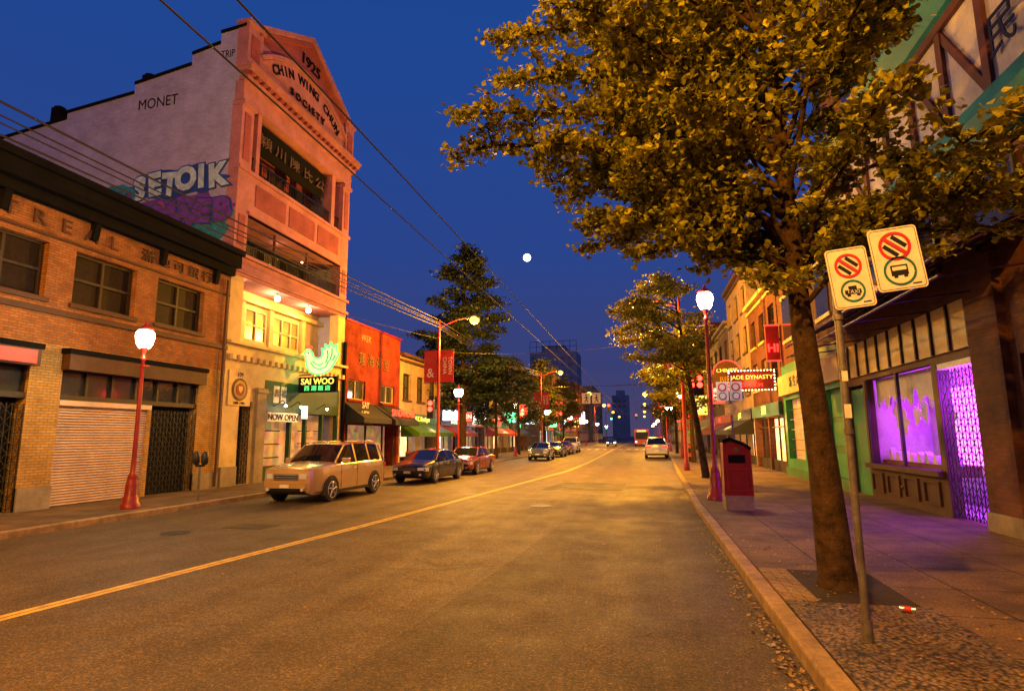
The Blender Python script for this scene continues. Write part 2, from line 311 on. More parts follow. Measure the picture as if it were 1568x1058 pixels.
b.text('lettering_chinese','brown','滿 地 可 銀 行',(-15.97,17.3,8.02),'L',.45,.03,.0,1.2)
b.box('red_sign','signred',-15.715,-15.66,8,12.4,3.99,4.35)
b.cyl('downpipe','brown',(-15.9,19.75,.2),(-15.9,19.75,8.2),.05,n=8)
b.done()
# ---------------------------------------------------------------- Tall society building
b=B('society_building',(-16,25,0)); Y0,Y1=20.02,29.4
step=[(-16.04,0),(-16.04,19.6),(-17.3,19.45),(-17.3,18.95),(-18.7,18.65),(-18.7,18.15),(-21.6,17.65),(-21.6,17.2),(-25.2,16.75),(-25.2,16.45),(-34,15.2),(-34,0)]
b.prism('side_wall','sidew',step,'y',Y0,Y0+.35); b.prism('side_wall','sidew',step,'y',Y1-.35,Y1-.003)
for i in range(1,len(step)-2):
    p,q=step[i],step[i+1]
    if abs(p[0]-q[0])>.1: b.prism('parapet_coping','black',[(p[0],p[1]),(q[0],q[1]),(q[0],q[1]+.13),(p[0],p[1]+.13)],'y',Y0-.06,Y0+.42)
for x in (-21.0,-25.9): zt=18.1 if x>-22 else 17.2; b.box('chimney','black',x-.3,x+.15,Y0+.02,Y0+.5,16.4,zt); b.sphere('chimney_cap','black',(x-.08,Y0+.26,zt+.03),.25,8,.4)
b.box('rear_mass','greyb',-33.9,-18.2,Y0+.36,Y1-.36,.0,15.0)
b.box('roof','greyb',-18.2,-16.4,Y0+.36,Y1-.36,17.2,17.5)
pl,pr=20.8,28.65
def slab(part,mat,xf,ya,yc,za,zc):
    b.box(part,mat,-18.2,-16.4,Y0+.36,Y1-.36,za,zc); b.box(part,mat,-16.398,xf,ya,yc,za,zc)
for (ya,yc) in ((Y0-.001,pl),(pr,Y1)):
    b.box('pilasters','cream',-16.5,-16.0,ya,yc,5.75,8.6); b.box('pilasters','pink',-16.5,-16.0,ya,yc,9.5,16.2)
    b.box('pilaster_panel','pinkd',-16.0,-15.97,ya+.2,yc-.2,13.6,15.7); b.box('pilaster_panel','pinkd',-16.0,-15.97,ya+.2,yc-.2,9.9,11.2)
    b.box('pilaster_cap','pink',-16.4,-15.88,ya-.04,yc+.04,15.95,16.15)
slab('belt','cream',-15.98,Y0-.02,Y1+.02,5.35,5.75); b.box('belt','cream',-16.39,-15.75,Y0-.06,Y1+.06,5.751,5.87)
slab('belt','cream',-16.0,Y0,Y1,4.75,5.349)
y=20.2
while y<29.3: b.box('dentils','cream',-16.0,-15.8,y,y+.2,5.12,5.345); y+=.42
slab('spandrel','pink',-15.99,Y0-.01,Y1+.01,8.6,9.499); b.box('spandrel_moulding','pink',-16.2,-15.86,Y0-.05,Y1+.05,8.75,8.9); b.box('spandrel_moulding','pink',-16.2,-15.84,Y0-.05,Y1+.05,9.42,9.55)
slab('spandrel','pink',-16.01,pl,pr,11.35,13.2); b.box('spandrel_moulding','pink',-16.2,-15.9,Y0-.05,Y1+.05,13.12,13.27); b.box('spandrel_moulding','pink',-16.2,-15.93,pl,pr,11.35,11.5)
for ya,yc in ((21.2,23.4),(23.7,25.9),(26.2,28.3)): b.box('spandrel_panel','pinkd',-16.01,-15.98,ya,yc,11.85,12.85)
slab('entablature','pink',-15.97,Y0-.03,Y1+.03,16.2,17.05); b.box('entablature','pink',-16.2,-15.75,Y0-.1,Y1+.12,17.051,17.25); b.box('entablature','pink',-16.2,-15.55,Y0-.18,Y1+.2,17.42,17.6); b.box('entablature','pink',-16.2,-15.45,Y0-.22,Y1+.25,17.601,17.7)
y=20.0
while y<29.4: b.box('dentils','pinkd',-16.1,-15.62,y,y+.2,17.25,17.42); y+=.42
b.box('recess_wall','pinkd',-18.4,-18.2,Y0+.36,Y1-.36,8.6,17.2)
for zz,top in ((9.5,11.35),(13.2,16.2)):
    for i in range(4):
        a=21.2+i*1.9; hi=zz+1.6 if top<12 else zz+2.3
        b.box('recess_windows','glass',-18.2,-18.16,a,a+1.2,zz+.5,hi); b.box('recess_frames','frame',-18.2,-18.13,a-.07,a,zz+.4,hi+.1); b.box('recess_frames','frame',-18.2,-18.13,a+1.2,a+1.27,zz+.4,hi+.1)
    b.box('railing','iron',-16.25,-16.2,pl,pr,zz+.85,zz+.9); b.box('railing','iron',-16.25,-16.2,pl,pr,zz+.1,zz+.14)
    y=pl+.08
    while y<pr: b.box('railing','iron',-16.235,-16.215,y,y+.02,zz+.14,zz+.85); y+=.13
for y in (23.4,26.1): b.cyl('slender_columns','brown',(-16.5,y,9.5),(-16.5,y,11.35),.06)
b.box('inner_pilaster','pink',-16.6,-16.1,27.6,27.95,13.2,16.2); b.box('inner_pilaster','pink',-16.6,-16.1,21.2,21.45,13.2,16.2)
b.prism('hanging_board','black',[(-16.6,14.7),(-16.5,14.7),(-16.2,15.9),(-16.3,15.9)],'y',21.7,27.2)
b.text('board_characters','golddim','穎 川 陳 氏 公',(-16.3,24.4,15.3),'L',.75,.02,.0,1.2)
for y in (22,24.4,26.8): b.sphere('porch_bulb','bulb',(-17.2,y,11.1),.05,6)
b.light('porch_lamp',(-17.0,24.4,11.0),(1,.45,.22),9,.1)
b.box('bay_wall','cream',-17.6,-17.4,Y0+.36,Y1-.36,5.76,8.6)
for (a,c) in ((20.95,22.2),(22.7,24.3),(24.8,27.0)):
    b.window(-17.4,1,a,c,6.35,7.85,-.03,2 if c-a<2 else 3,2,'framel','wing','cream',.09)
for y in (22.45,24.55,27.3): b.box('bay_columns','cream',-17.38,-17.2,y-.14,y+.14,5.76,8.3)
b.box('bay_lintel','cream',-17.38,-17.1,Y0+.4,Y1-.4,8.05,8.25)
for y in (20.75,23.5,26.1):
    b.cyl('bay_bulb_stem','iron',(-16.25,y,8.6),(-16.25,y,8.42),.02); b.sphere('bay_bulb','lampw',(-16.25,y,8.34),.13,8); b.light('bay_lamp',(-16.35,y,8.12),(1,.60,.18),170,.1)
b.box('frieze','pink',-16.35,-16.0,Y0,Y1,17.7,19.5)
for ya,yc in ((Y0-.03,20.95),(28.5,Y1+.03)):
    b.box('corner_pier','pink',-16.45,-15.9,ya,yc,17.701,19.75); b.box('corner_pier_cap','pink',-16.5,-15.8,ya-.08,yc+.08,19.751,19.9); b.box('pier_panel','pinkd',-15.9,-15.87,ya+.2,yc-.2,18.2,19.3)
b.prism('pediment','pinkd',[(20.95,19.5),(20.95,20.0),(24.7,22.1),(28.5,20.0),(28.5,19.5)],'x',-16.33,-16.03)
for s_ in (-1,1):
    e=24.72+s_*4.0; b.prism('raking_cornice','pink',[(24.72,22.1),(24.72,22.35),(e,20.1),(e,19.85)],'x',-16.4,-15.75 if s_<0 else -15.752)
    b.prism('raking_cornice','pinkd',[(24.72,21.8),(24.72,22.08),(e,19.83),(e,19.6)],'x',-16.4,-15.86 if s_<0 else -15.862)
def arcpts(r0,r1,cy,cz,a0,a1,n=24):
    return [(cy+r1*math.sin(a0+(a1-a0)*i/n),cz+r1*math.cos(a0+(a1-a0)*i/n)) for i in range(n+1)]+[(cy+r0*math.sin(a1-(a1-a0)*i/n),cz+r0*math.cos(a1-(a1-a0)*i/n)) for i in range(n+1)]
ar=5.7; cz=14.3
P=arcpts(ar,ar+.2,24.72,cz,-.72,.72); n=len(P)//2
for i in range(n-1): b.prism('arch_moulding','pink',[P[i],P[i+1],P[2*n-2-i],P[2*n-1-i]],'x',-16.02,-15.82)
b.prism('arch_panel','pink',[(24.72+5.68*math.sin(-.7+1.4*i/24),cz+5.68*math.cos(-.7+1.4*i/24)) for i in range(25)],'x',-16.01,-15.93)
t='CHIN WING CHUN'
for i,ch in enumerate(t):
    if ch==' ': continue
    a=-.56+1.12*i/(len(t)-1); r=5.25
    b.text('frieze_letter','black',ch,(-15.92,24.72+r*math.sin(a),cz+r*math.cos(a)),'L',.62,.02,.015,1,tilt=-a)
b.text('frieze_society','black','S O C I E T Y',(-15.92,24.72,18.5),'L',.5,.02,.015,1.1)
b.text('date_stone','black','1925',(-16.01,24.9,20.9),'L',.8,.03,.01,1.15)
b.facade('ground_wall','cream',XL,1,Y0,Y1,-.05,4.75,[(21.0,21.9,.15,3.5),(22.6,29.0,.15,4.5)],.5)
b.box('entrance_column','stone',-16.3,-15.85,21.95,22.55,.1,3.9); b.box('entrance_column','stone',-16.3,-15.8,21.9,22.6,3.9,4.1); b.box('plinth','stone',-16.1,-15.9,20.05,20.95,.1,.9)
b.box('door_dark','dark',-16.6,-16.52,21,21.9,.1,3.5); lattice(b,'door_gate','iron','x',21.03,21.87,.2,3.4,-16.15,.14,.014)
b.box('number_panel','cream',-15.99,-15.955,20.25,21.6,3.3,4.7)
b.cyl('emblem','brown',(-15.955,20.9,3.95),(-15.93,20.9,3.95),.46,n=24); b.cyl('emblem_ring','golddim',(-15.93,20.9,3.95),(-15.92,20.9,3.95),.38,n=24); b.cyl('emblem_core','awnr',(-15.92,20.9,3.95),(-15.91,20.9,3.95),.25,n=24); b.prism('emblem_shield','cream',[(20.78,4.08),(21.02,4.08),(21.02,3.92),(20.9,3.8),(20.78,3.92)],'x',-15.91,-15.9)
b.text('house_number','black','109',(-15.95,20.9,4.55),'L',.26,.005); b.text('emblem_date','black','1889-1989',(-15.95,20.9,3.4),'L',.16,.005)
b.box('shop_front','greend',-16.2,-15.98,22.6,29.0,3.15,4.5); b.box('shop_front','greend',-16.25,-16.05,22.6,29.0,.15,.8)
for y in (22.62,24.6,25.9,27.4,28.85): b.box('shop_mullions','greend',-16.2,-16.0,y,y+.14,.8,3.15)
b.quad('shop_interior','shopd',(-16.9,22.6,.15),(-16.9,29,.15),(-16.9,29,3.15),(-16.9,22.6,3.15))
for y in (22.8,23.7,26.2,27.6): 
    for z in (1.1,1.7,2.3): b.box('shop_shelf','frame',-16.6,-16.5,y,y+.9,z,z+.05)
for y in (23.2,23.75): b.box('poster','signw',-15.98,-15.96,y,y+.4,3.55,4.3); b.text('poster_text','signk','壽' if y<23.5 else '福',(-15.95,y+.2,3.95),'L',.4,.005)
b.box('open_sign','signw',-15.95,-15.85,22.7,25.0,2.72,3.12); b.text('open_text','signk','NOW OPEN',(-15.84,23.85,2.9),'L',.38,.01,.005,1.1)
for y in (23.3,24.5,26.8):
    b.cyl('gooseneck','iron',(-15.98,y,3.4),(-15.55,y,3.65),.02,n=6); b.cyl('gooseneck','iron',(-15.55,y,3.65),(-15.4,y,3.45),.02,n=6); b.sphere('gooseneck_bulb','lampw',(-15.4,y,3.4),.06,6)
b.light('shop_lamp',(-15.2,24.5,3.3),(1,.85,.6),26,.08)
b.box('white_lantern','neonw',-15.9,-15.7,25.35,25.55,2.9,3.5)
b.box('lean_post','black',-15.95,-15.8,29.2,29.35,.1,7.2)
def blob(mat,cx,cz_,rx,rz,d,sd):
    random.seed(sd); ph=[random.uniform(0,6) for _ in range(4)]
    b.prism('graffiti_ground',mat,[(cx+rx*math.cos(t)*(1+.16*math.sin(5*t+ph[0])+.1*math.sin(9*t+ph[1])),cz_+rz*math.sin(t)*(1+.16*math.sin(4*t+ph[2])+.1*math.sin(7*t+ph[3]))) for t in [2*PI*i/48 for i in range(48)]],'y',Y0-d,Y0-d+.004)
blob('violet',-18.6,11.3,2.2,1.0,.008,1); blob('tealg',-17.2,10.9,1.0,.9,.012,2); blob('magenta',-19.8,11.0,.9,.8,.016,3); blob('tealg',-22.2,12.2,1.3,.7,.012,4); blob('magenta',-23.0,12.2,.7,.5,.016,5); blob('violet',-21.6,11.9,.6,.6,.016,6); blob('blue',-18.9,12.75,2.1,.7,.02,7)
def gr(t,x,z,size,m1,m2,sx=1,tilt=0):
    for i,ch in enumerate(t):
        xx=x+(i-(len(t)-1)/2)*size*.62*sx; zz=z+tilt*(i-(len(t)-1)/2)+.08*math.sin(i*2.3)
        b.text('graffiti_outline',m1,ch,(xx,Y0-.026-.002*i,zz),'C',size,.002,size*.11,sx,tilt=.12*math.sin(i*1.7)); b.text('graffiti_fill',m2,ch,(xx,Y0-.042-.002*i,zz),'C',size,.002,size*.06,sx,tilt=.12*math.sin(i*1.7))
gr('SETOIK',-18.9,12.75,1.35,'blue','cyan',.92,.06); gr('RMWEB',-18.5,11.25,1.3,'blue','violet',1.15,.02); gr('ZBEQ',-22.2,12.2,.95,'blue','tealg',.95,.05)
b.text('graffiti_tag','black','MONET',(-20.3,Y0-.012,16.6),'C',.7,.002,.0,.85,tilt=.03)
b.text('graffiti_tag','black','TRIP',(-16.9,Y0-.012,18.4),'C',.5,.002,0,.7)
b.done()
# rooster neon sign
b=B('neon_sign',(-15,25.2,5))
b.box('board','black',-15.95,-14.0,25.1,25.3,4.12,4.85); b.text('sai_woo','neony','SAI WOO',(-14.97,25.08,4.62),'C',.40,.01,.005,1); b.text('chinese','neong','西 湖 飯 店',(-14.97,25.08,4.3),'C',.26,.01,.0,1.1)
ro=[(-15.80,5.98),(-15.62,6.18),(-15.45,6.16),(-15.33,6.0),(-15.25,5.80),(-15.05,5.72),(-14.85,5.76),(-14.78,5.95),(-14.85,6.2),(-14.66,6.18),(-14.68,6.42),(-14.46,6.25),(-14.38,6.5),(-14.22,6.25),(-14.05,6.38),(-14.05,6.05),(-13.92,5.95),(-14.06,5.65),(-14.2,5.4),(-14.36,5.2),(-14.6,5.02),(-14.85,4.97),(-15.15,4.98),(-15.42,5.1),(-15.6,5.35),(-15.66,5.65),(-15.68,5.86)]
b.prism('rooster_panel','neonfill',ro,'y',25.15,25.22)
for i in range(len(ro)):
    p,q=ro[i],ro[(i+1)%len(ro)]; b.cyl('rooster_outline','neong',(p[0],25.12,p[1]),(q[0],25.12,q[1]),.035,n=6)
for st in ([(-15.4,5.55),(-15.2,5.3),(-14.9,5.2),(-14.6,5.32),(-14.45,5.6)],[(-15.3,5.6),(-15.1,5.45),(-14.9,5.4),(-14.75,5.5)],[(-14.6,5.5),(-14.5,5.85),(-14.55,6.1)],[(-14.4,5.6),(-14.3,5.9),(-14.3,6.2)],[(-14.25,5.6),(-14.12,5.85)]):
    for p,q in zip(st,st[1:]): b.cyl('rooster_feathers','neondk',(p[0],25.12,p[1]),(q[0],25.12,q[1]),.025,n=6)
b.sphere('eye','signk',(-15.55,25.13,6.02),.035,6)
for p,q in (((-15.68,6.2),(-15.66,6.36)),((-15.57,6.22),(-15.52,6.38)),((-15.46,6.2),(-15.38,6.32)),((-15.74,5.9),(-15.72,5.7))): b.cyl('comb','neonr',(p[0],25.12,p[1]),(q[0],25.12,q[1]),.045,n=6)
b.prism('beak','neony',[(-15.80,6.04),(-15.97,5.95),(-15.74,5.92)],'y',25.1,25.16)
for x in (-15.1,-14.8): b.cyl('legs','neony',(x,25.12,5.0),(x-.05,25.12,4.87),.02,n=5)
b.cyl('arm','iron',(-16,25.2,4.95),(-15.4,25.2,4.95),.03)
b.light('neon_glow',(-14.9,24.7,5.2),(.3,1,.35),30,.3); b.done()
# ---------------------------------------------------------------- row buildings
def awning(b,X,D,a,c,ztop,drop,out,mat):
    x1=X+D*out
    b.quad('awning',mat,(X+D*.02,a,ztop),(X+D*.02,c,ztop),(x1,c,ztop-drop),(x1,a,ztop-drop)); b.quad('awning_valance',mat,(x1,a,ztop-drop),(x1,c,ztop-drop),(x1,c,ztop-drop-.28),(x1,a,ztop-drop-.28))
    for y in (a,c): b.add('awning_end',mat,[(X+D*.02,y,ztop),(x1,y,ztop-drop),(x1,y,ztop-drop-.28),(X+D*.02,y,ztop-drop-.28)],[(0,1,2,3)])
def shop(name,side,y0,y1,h,wall,nw=3,storeys=1,front='shopw',sign='signred',signtxt=None,tmat='neony',aw=None,trim='stone',lit=.15,shoplight=None,blade=None):
    D=1 if side=='L' else -1; X=(-16 if side=='L' else 6.6)
    b=B(name,(X,(y0+y1)/2,0)); W=y1-y0
    ops=[]; sh=3.6; fh=(h-sh-.9)/max(1,storeys)
    for s_ in range(storeys):
        for i in range(nw):
            ww=min(1.5,W/nw*.55); c=y0+W*(i+.5)/nw; ops.append((c-ww/2,c+ww/2,sh+.95+s_*fh,sh+.95+s_*fh+min(1.8,fh*.62)))
    nb=max(1,round(W/3.2)); shops=[]
    for i in range(nb):
        a=y0+.25+(W-.5)*i/nb; c=y0+.25+(W-.5)*(i+1)/nb-.18; shops.append((a,c,.15,2.9))
    b.facade('wall',wall,X,D,y0,y1,-.05,h,ops+shops,.3)
    for o in ops:
        g='winlit' if random.random()<lit else 'glass'; b.window(X,D,*o,.25,random.choice((1,2)),2,random.choice(('frame','framel')),g,trim)
    for k,o in enumerate(shops):
        Xi=X-D*1.0; f_=front if k%3!=1 else random.choice(('shopd',front))
        b.quad('shop_interior',f_,(Xi,o[0]-.1,o[2]),(Xi,o[1]+.1,o[2]),(Xi,o[1]+.1,o[3]),(Xi,o[0]-.1,o[3]))
        xa,xc=sorted((X-D*.12,X-D*.2))
        b.box('shop_frame','frame',xa,xc,o[0],o[1],o[2],o[2]+.55); m_=(o[0]+o[1])/2; b.box('shop_frame','frame',xa,xc,m_-.04,m_+.04,o[2]+.55,o[3]); b.box('shop_frame','frame',xa+.001,xc-.001,o[0],o[1],2.35,2.42)
    xa,xc=sorted((X+D*.02,X+D*.18)); b.box('sign_band',sign,xa,xc,y0+.2,y1-.2,2.95,3.6)
    if signtxt: b.text('sign_text',tmat,signtxt,(X+D*.2,(y0+y1)/2,3.27),side,.5,.015,.0,1)
    xa,xc=sorted((X-D*.3,X+D*.3)); b.box('cornice',trim,xa,xc,y0,y1,h,h+.22); xa,xc=sorted((X-D*.3,X+D*.15)); b.box('cornice',trim,xa,xc,y0,y1,h-.35,h-.2)
    xa,xc=sorted((X-D*1.05,X-D*14)); b.box('rear_mass','greyb',xa,xc,y0+.01,y1-.01,0,h-.4)
    for y in (y0+.004,y1-.004): b.quad('party_wall',wall,(X,y,0),(X-D*14,y,0),(X-D*14,y,h),(X,y,h))
    b.quad('roof','greyb',(X,y0,h-.1),(X,y1,h-.1),(X-D*14,y1,h-.1),(X-D*14,y0,h-.1))
    if aw: awning(b,X,D,y0+.3,y1-.3,3.0,.7,1.4,aw)
    if blade:
        for k,(yy,zz,hh,m_) in enumerate(blade):
            xa,xc=sorted((X+D*.3,X+D*1.6)); b.box('blade_sign',m_,xa,xc,yy,yy+.2,zz,zz+hh); b.box('blade_sign_edge','signk',xa-.04,xc+.04,yy+.03,yy+.17,zz-.05,zz+hh+.05)
            if m_ not in ('boxw',): b.text('blade_text','neonw','茶\n樓'if hh>1.2 else 'OPEN',((xa+xc)/2,yy-.02,zz+hh/2),'C',.5,.005)
    if shoplight: b.light('shopfront_lamp',(X+D*1.0,(y0+y1)/2,2.5),shoplight[0],shoplight[1],.3)
    b.done(); return b
b=B('red_shop_building',(-16,33,0))
b.facade('wall','redst',XL,1,29.42,37.1,-.05,8.5,[(30.0,32.1,4.15,5.25),(34.2,36.3,4.15,5.25),(29.9,36.8,.15,2.7)],.25)
b.window(XL,1,30.0,32.1,4.15,5.25,.2,2,1,'framel','glass','redst'); b.window(XL,1,34.2,36.3,4.15,5.25,.2,2,1,'framel','glass','redst')
b.box('coping','redp',-16.3,-15.9,29.42,37.15,8.5,8.62); b.quad('shop_interior','shopd',(-16.9,29.7,.15),(-16.9,36.9,.15),(-16.9,36.9,2.8),(-16.9,29.7,2.8)); b.box('rear_mass','greyb',-30,-17,29.45,37.08,0,8.3)
b.quad('side','redst',(-16,37.098,0),(-30,37.098,0),(-30,37.098,8.5),(-16,37.098,8.5))
for y in (30.2,32.5,34.8,36.5): b.box('shop_frame','frame',-16.2,-16.1,y,y+.1,.15,2.7)
awning(b,XL,1,29.5,33.1,3.95,.9,1.3,'awnk'); b.text('awning_text','signw','SAY\nHEY',(-15.1,30.4,3.5),'L',.5,.01,.0,1)
awning(b,XL,1,33.2,37.0,3.95,.95,1.5,'awnk'); b.text('awning_text','boxr','SANDWICHES',(-14.8,35.1,3.45),'L',.6,.01,.005,.95)
b.text('wall_characters','golddim','蓮 海 茶 室',(-15.98,33.2,6.5),'L',.8,.03,.0,1.1); b.text('wall_tag','beige','VREK',(-15.98,32.0,7.8),'L',.55,.005); b.done()
shop('cafe_building','L',37.12,44.9,7.5,'beige',3,1,'shopw','awng','K.K. Boutique','neony','awng','brown',lit=0,shoplight=((1,.6,.3),90))
shop('shop_building','L',44.92,52,6.4,'brown',3,1,'shopc','signk','永 利 行','neonw','awnr','stone',shoplight=((.9,.9,1),160),blade=[(45.2,3.3,.8,'boxw'),(49,3.3,.8,'boxr')])
shop('shop_building','L',52.02,59,8.5,'brickred',3,1,'shopc','signred','NEW TOWN','neonw',None,'cream',shoplight=((.8,.9,1),120),blade=[(54,3.5,.7,'boxw')])
shop('shop_building','L',59.02,70,7.3,'beige',4,1,'shopw','signteal','BAKERY','neonr','awnr','stone',shoplight=((1,.6,.3),160),blade=[(62,3.5,.7,'boxr'),(67,3.6,1.6,'sigg')])
shop('shop_building','L',70.02,82,11,'brickred',4,2,'shopw','signk','大 華','neong','awnk','beige',blade=[(74,4,2,'boxr'),(79,3.6,.7,'boxw')])
shop('shop_building','L',92,106,9.2,'greyb',4,2,'shopc','signred','MARKET','neonw',None,'stone',blade=[(94,4,2,'boxr'),(100,3.6,1,'sigg')])
shop('shop_building','L',106.02,122,13,'brick',5,3,'shopw','signk','HOTEL','neonr','awng','cream',blade=[(108,5,4,'boxr'),(115,4,1,'boxw')])
shop('shop_building','L',122.02,145,10,'beige',6,2,'shopw','signred',None,'neonr',None,'brown',blade=[(126,5,3,'boxr'),(135,4,1.5,'neony')])
shop('shop_building','L',145.02,180,15,'brickred',8,4,'shopc','signk',None,'neonr',None,'stone',lit=.3,blade=[(150,5,3,'boxw')])
shop('shop_building','L',192,240,18,'greyb',9,5,'shopw','signk',None,'neonr',None,'stone',lit=.3)
shop('restaurant_building','R',30.5,38.2,9.5,'brickred',3,2,'shopw','signteal','酒 樓','neony',None,'cream',shoplight=((1,.45,.12),260))
shop('shop_building','R',38.22,47,12.5,'beige',3,3,'shopw','signk','JADE','neony','awnk','brown',shoplight=((1,.5,.15),200))
shop('shop_building','R',47.02,60,10.5,'brown',4,2,'shopw','signred','GIFTS','neonr','awnr','stone',blade=[(48.5,4.4,1.6,'boxr')])
shop('shop_building','R',60.02,82,13,'brickred',6,3,'shopc','signk',None,'neonr','awng','stone',blade=[(62,4,2,'neony'),(70,4,2,'boxr')])
shop('shop_building','R',92,118,11,'beige',7,2,'shopw','signred',None,'neonr',None,'stone',blade=[(95,4,2,'boxr')])
shop('shop_building','R',118.02,150,16,'greyb',8,4,'shopw','signk',None,'neonr',None,'stone',lit=.3)
shop('shop_building','R',150.02,230,14,'brickred',14,3,'shopc','signk',None,'neonr',None,'stone',lit=.3)
def tower(x,y,w,d,h,frame=True):
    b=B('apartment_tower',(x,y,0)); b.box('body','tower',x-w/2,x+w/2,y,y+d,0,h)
    nx=int(w/3.2); nz=int(h/3.1)
    for j in range(4,nz):
        for i in range(nx):
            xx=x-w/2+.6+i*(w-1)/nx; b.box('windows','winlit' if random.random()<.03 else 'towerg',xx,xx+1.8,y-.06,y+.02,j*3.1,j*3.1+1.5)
    b.box('penthouse','tower',x-w/4,x+w/4,y+1,y+d-1,h,h+3)
    if frame:
        for i in range(8): xx=x-w/2+i*w/7; b.cyl('sign_frame','iron',(xx,y+.5,h),(xx,y+.5,h+5),.12,n=4)
        b.cyl('sign_frame','iron',(x-w/2,y+.5,h+5),(x+w/2,y+.5,h+5),.12,n=4); b.cyl('sign_frame','iron',(x-w/2,y+.5,h+2.5),(x+w/2,y+.5,h+2.5),.12,n=4)
    b.done()
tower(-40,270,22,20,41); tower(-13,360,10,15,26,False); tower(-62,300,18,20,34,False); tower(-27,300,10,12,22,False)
# ---------------------------------------------------------------- right near: purple shop + tudor upper
XR=6.6
b=B('tudor_shop_building',(6.6,15,0))
ops=[(15.4,19.75,1.15,3.6),(13.55,15.2,.15,3.55),(19.9,21.3,.15,3.5)]
b.facade('ground_wall','brown',XR,-1,13.4,21.4,-.05,3.75,ops,.25)
b.box('transom_boards','cream',6.52,6.75,13.4,21.4,3.751,4.75)
for i in range(11): y=13.4+i*.8; b.box('transom_battens','frame',6.46,6.519,y,y+.06,3.75,4.75)
b.box('sill','brown',6.45,6.7,15.3,19.85,1.02,1.15)
for y in (15.6,16.7,17.8,18.9):
    for (a_,c_,d_,e_) in ((y,y+.8,.35,.4),(y,y+.8,.85,.9),(y,y+.05,.4,.85),(y+.75,y+.8,.4,.85)): b.box('bulkhead_panels','brown',6.55,6.598,a_,c_,d_,e_)
b.sphere('bulkhead_rosette','golddim',(6.57,17.6,.62),.06,6)
for y in (15.42,17.5,19.68): b.box('window_frames','frame',6.62,6.7,y,y+.09,1.16,3.6)
b.quad('interior_back','neonpk',(8.2,16.8,1.2),(8.2,18.3,1.2),(8.2,18.3,3.2),(8.2,16.8,3.2))
b.box('interior_room','plasterw',8.3,8.4,13.5,20,.1,3.7); b.box('interior_floor','plasterw',6.7,8.4,13.5,20,.05,.14); b.box('interior_ceiling','plasterw',6.86,8.4,13.5,20,3.65,3.7)
b.box('interior_side','plasterw',6.86,8.3,19.82,19.88,.15,3.6); b.box('interior_side','plasterw',6.86,8.3,13.42,13.48,.15,3.6)
b.light('purple_lamp',(7.6,17.4,2.9),(.55,.05,1),170,.2); b.light('purple_lamp',(7.2,14.3,2.9),(.32,.02,1),650,.2)
random.seed(3)
for k in range(9):
    cy=15.7+k*.47; cz_=2.75+random.uniform(-.6,.5); R=random.uniform(.12,.3)
    poly=[(cy+R*(1+.5*random.uniform(-1,1))*math.cos(t*PI/9),cz_+R*(1.5+.7*random.uniform(-1,1))*math.sin(t*PI/9)) for t in range(18)]
    b.prism('window_decal','plasterw',poly,'x',7.0+k*.02,7.01+k*.02)
b.prism('paper_skyline','plasterw',[(15.5,3.6)]+[(15.5+i*.14,3.2-.55*random.random()) for i in range(31)]+[(19.7,3.6)],'x',6.9,6.91)
b.box('display_shelf','timber',6.9,7.4,15.5,19.7,1.0,1.25)
for i in range(9): y=15.7+i*.44; b.prism('display_items','plasterw',[(y,1.25),(y+.25,1.25),(y+.2,1.25+.2+.2*random.random()),(y+.05,1.45)],'x',7.0,7.15)
lattice(b,'folding_gate','iron','x',13.6,15.15,.2,3.4,6.63,.13,.012)
b.box('gate_box','signw',6.6,6.9,13.58,15.15,3.42,3.55)
b.box('green_door','greenb',6.7,6.78,19.95,21.25,.15,3.4)
b.box('brick_pier','brickred',6.45,7.5,12.35,13.4,-.05,5.4); b.box('pier_base','stone',6.4,7.5,12.3,13.42,.1,.5)
b.facade('near_wall','brickred',XR,-1,4,12.35,-.05,5.4,[(6,9,.9,3.6),(9.3,12.1,.15,3.4)],.3)
b.box('near_dark','dark',6.9,7.0,4,12.3,.1,4); lattice(b,'near_gate','iron','x',9.4,12.0,.2,3.3,6.65,.15,.014)
b.box('brick_upper','brickred',6.62,12,4,21.4,5.401,7.1); b.box('mass','greyb',8.5,14,4,21.4,0,5.4)
b.box('lintel','brickred',6.61,8.4,13.4,21.4,4.751,5.4)
for y in (9,11.5,14.5,17.5): b.box('upper_window','glass',6.56,6.62,y,y+1.4,5.6,6.9); b.box('upper_window_frame','frame',6.53,6.6,y-.08,y,5.55,6.95); b.box('upper_window_frame','frame',6.53,6.6,y+1.4,y+1.48,5.55,6.95)
b.prism('teal_cornice','teal',[(6.62,7.3),(6.4,7.3),(6.15,7.75),(6.15,8.0),(6.62,8.0)],'y',4,21.4)
b.prism('teal_cornice','teal',[(6.62,10.6),(6.35,10.7),(6.0,11.1),(6.0,11.3),(6.62,11.3)],'y',4,21.4)
b.box('white_panels','plasterw',6.5,12,4,21.4,8.001,10.6)
for i in range(12):
    y=4+i*1.5; b.box('timbers','timber',6.42,6.499,y,y+.22,8.0,10.6)
    if i%3!=1: b.prism('timber_braces','timber',[(y+.22,8.2),(y+.22,8.5),(y+1.5,10.4),(y+1.5,10.1)],'x',6.44,6.498)
b.box('timbers','timber',6.4,6.499,4,21.4,8.0,8.2); b.box('timbers','timber',6.4,6.499,4,21.4,10.4,10.6)
b.text('panel_character','signk','民',(6.41,11.0,9.0),'R',.9,.01,.0)
b.box('top_wall','brickred',6.62,12,4,21.4,11.3,14.5); b.box('top_cornice','timber',6.2,12,4,21.4,14.5,14.8)
for y in (6,9,12,15,18): b.box('top_window','glass',6.58,6.64,y,y+1.3,12.2,13.9); b.box('top_window_frame','framel',6.55,6.6,y-.08,y+1.38,12.08,12.2)
b.done()
b=B('awning_frame',(5.6,16,5))
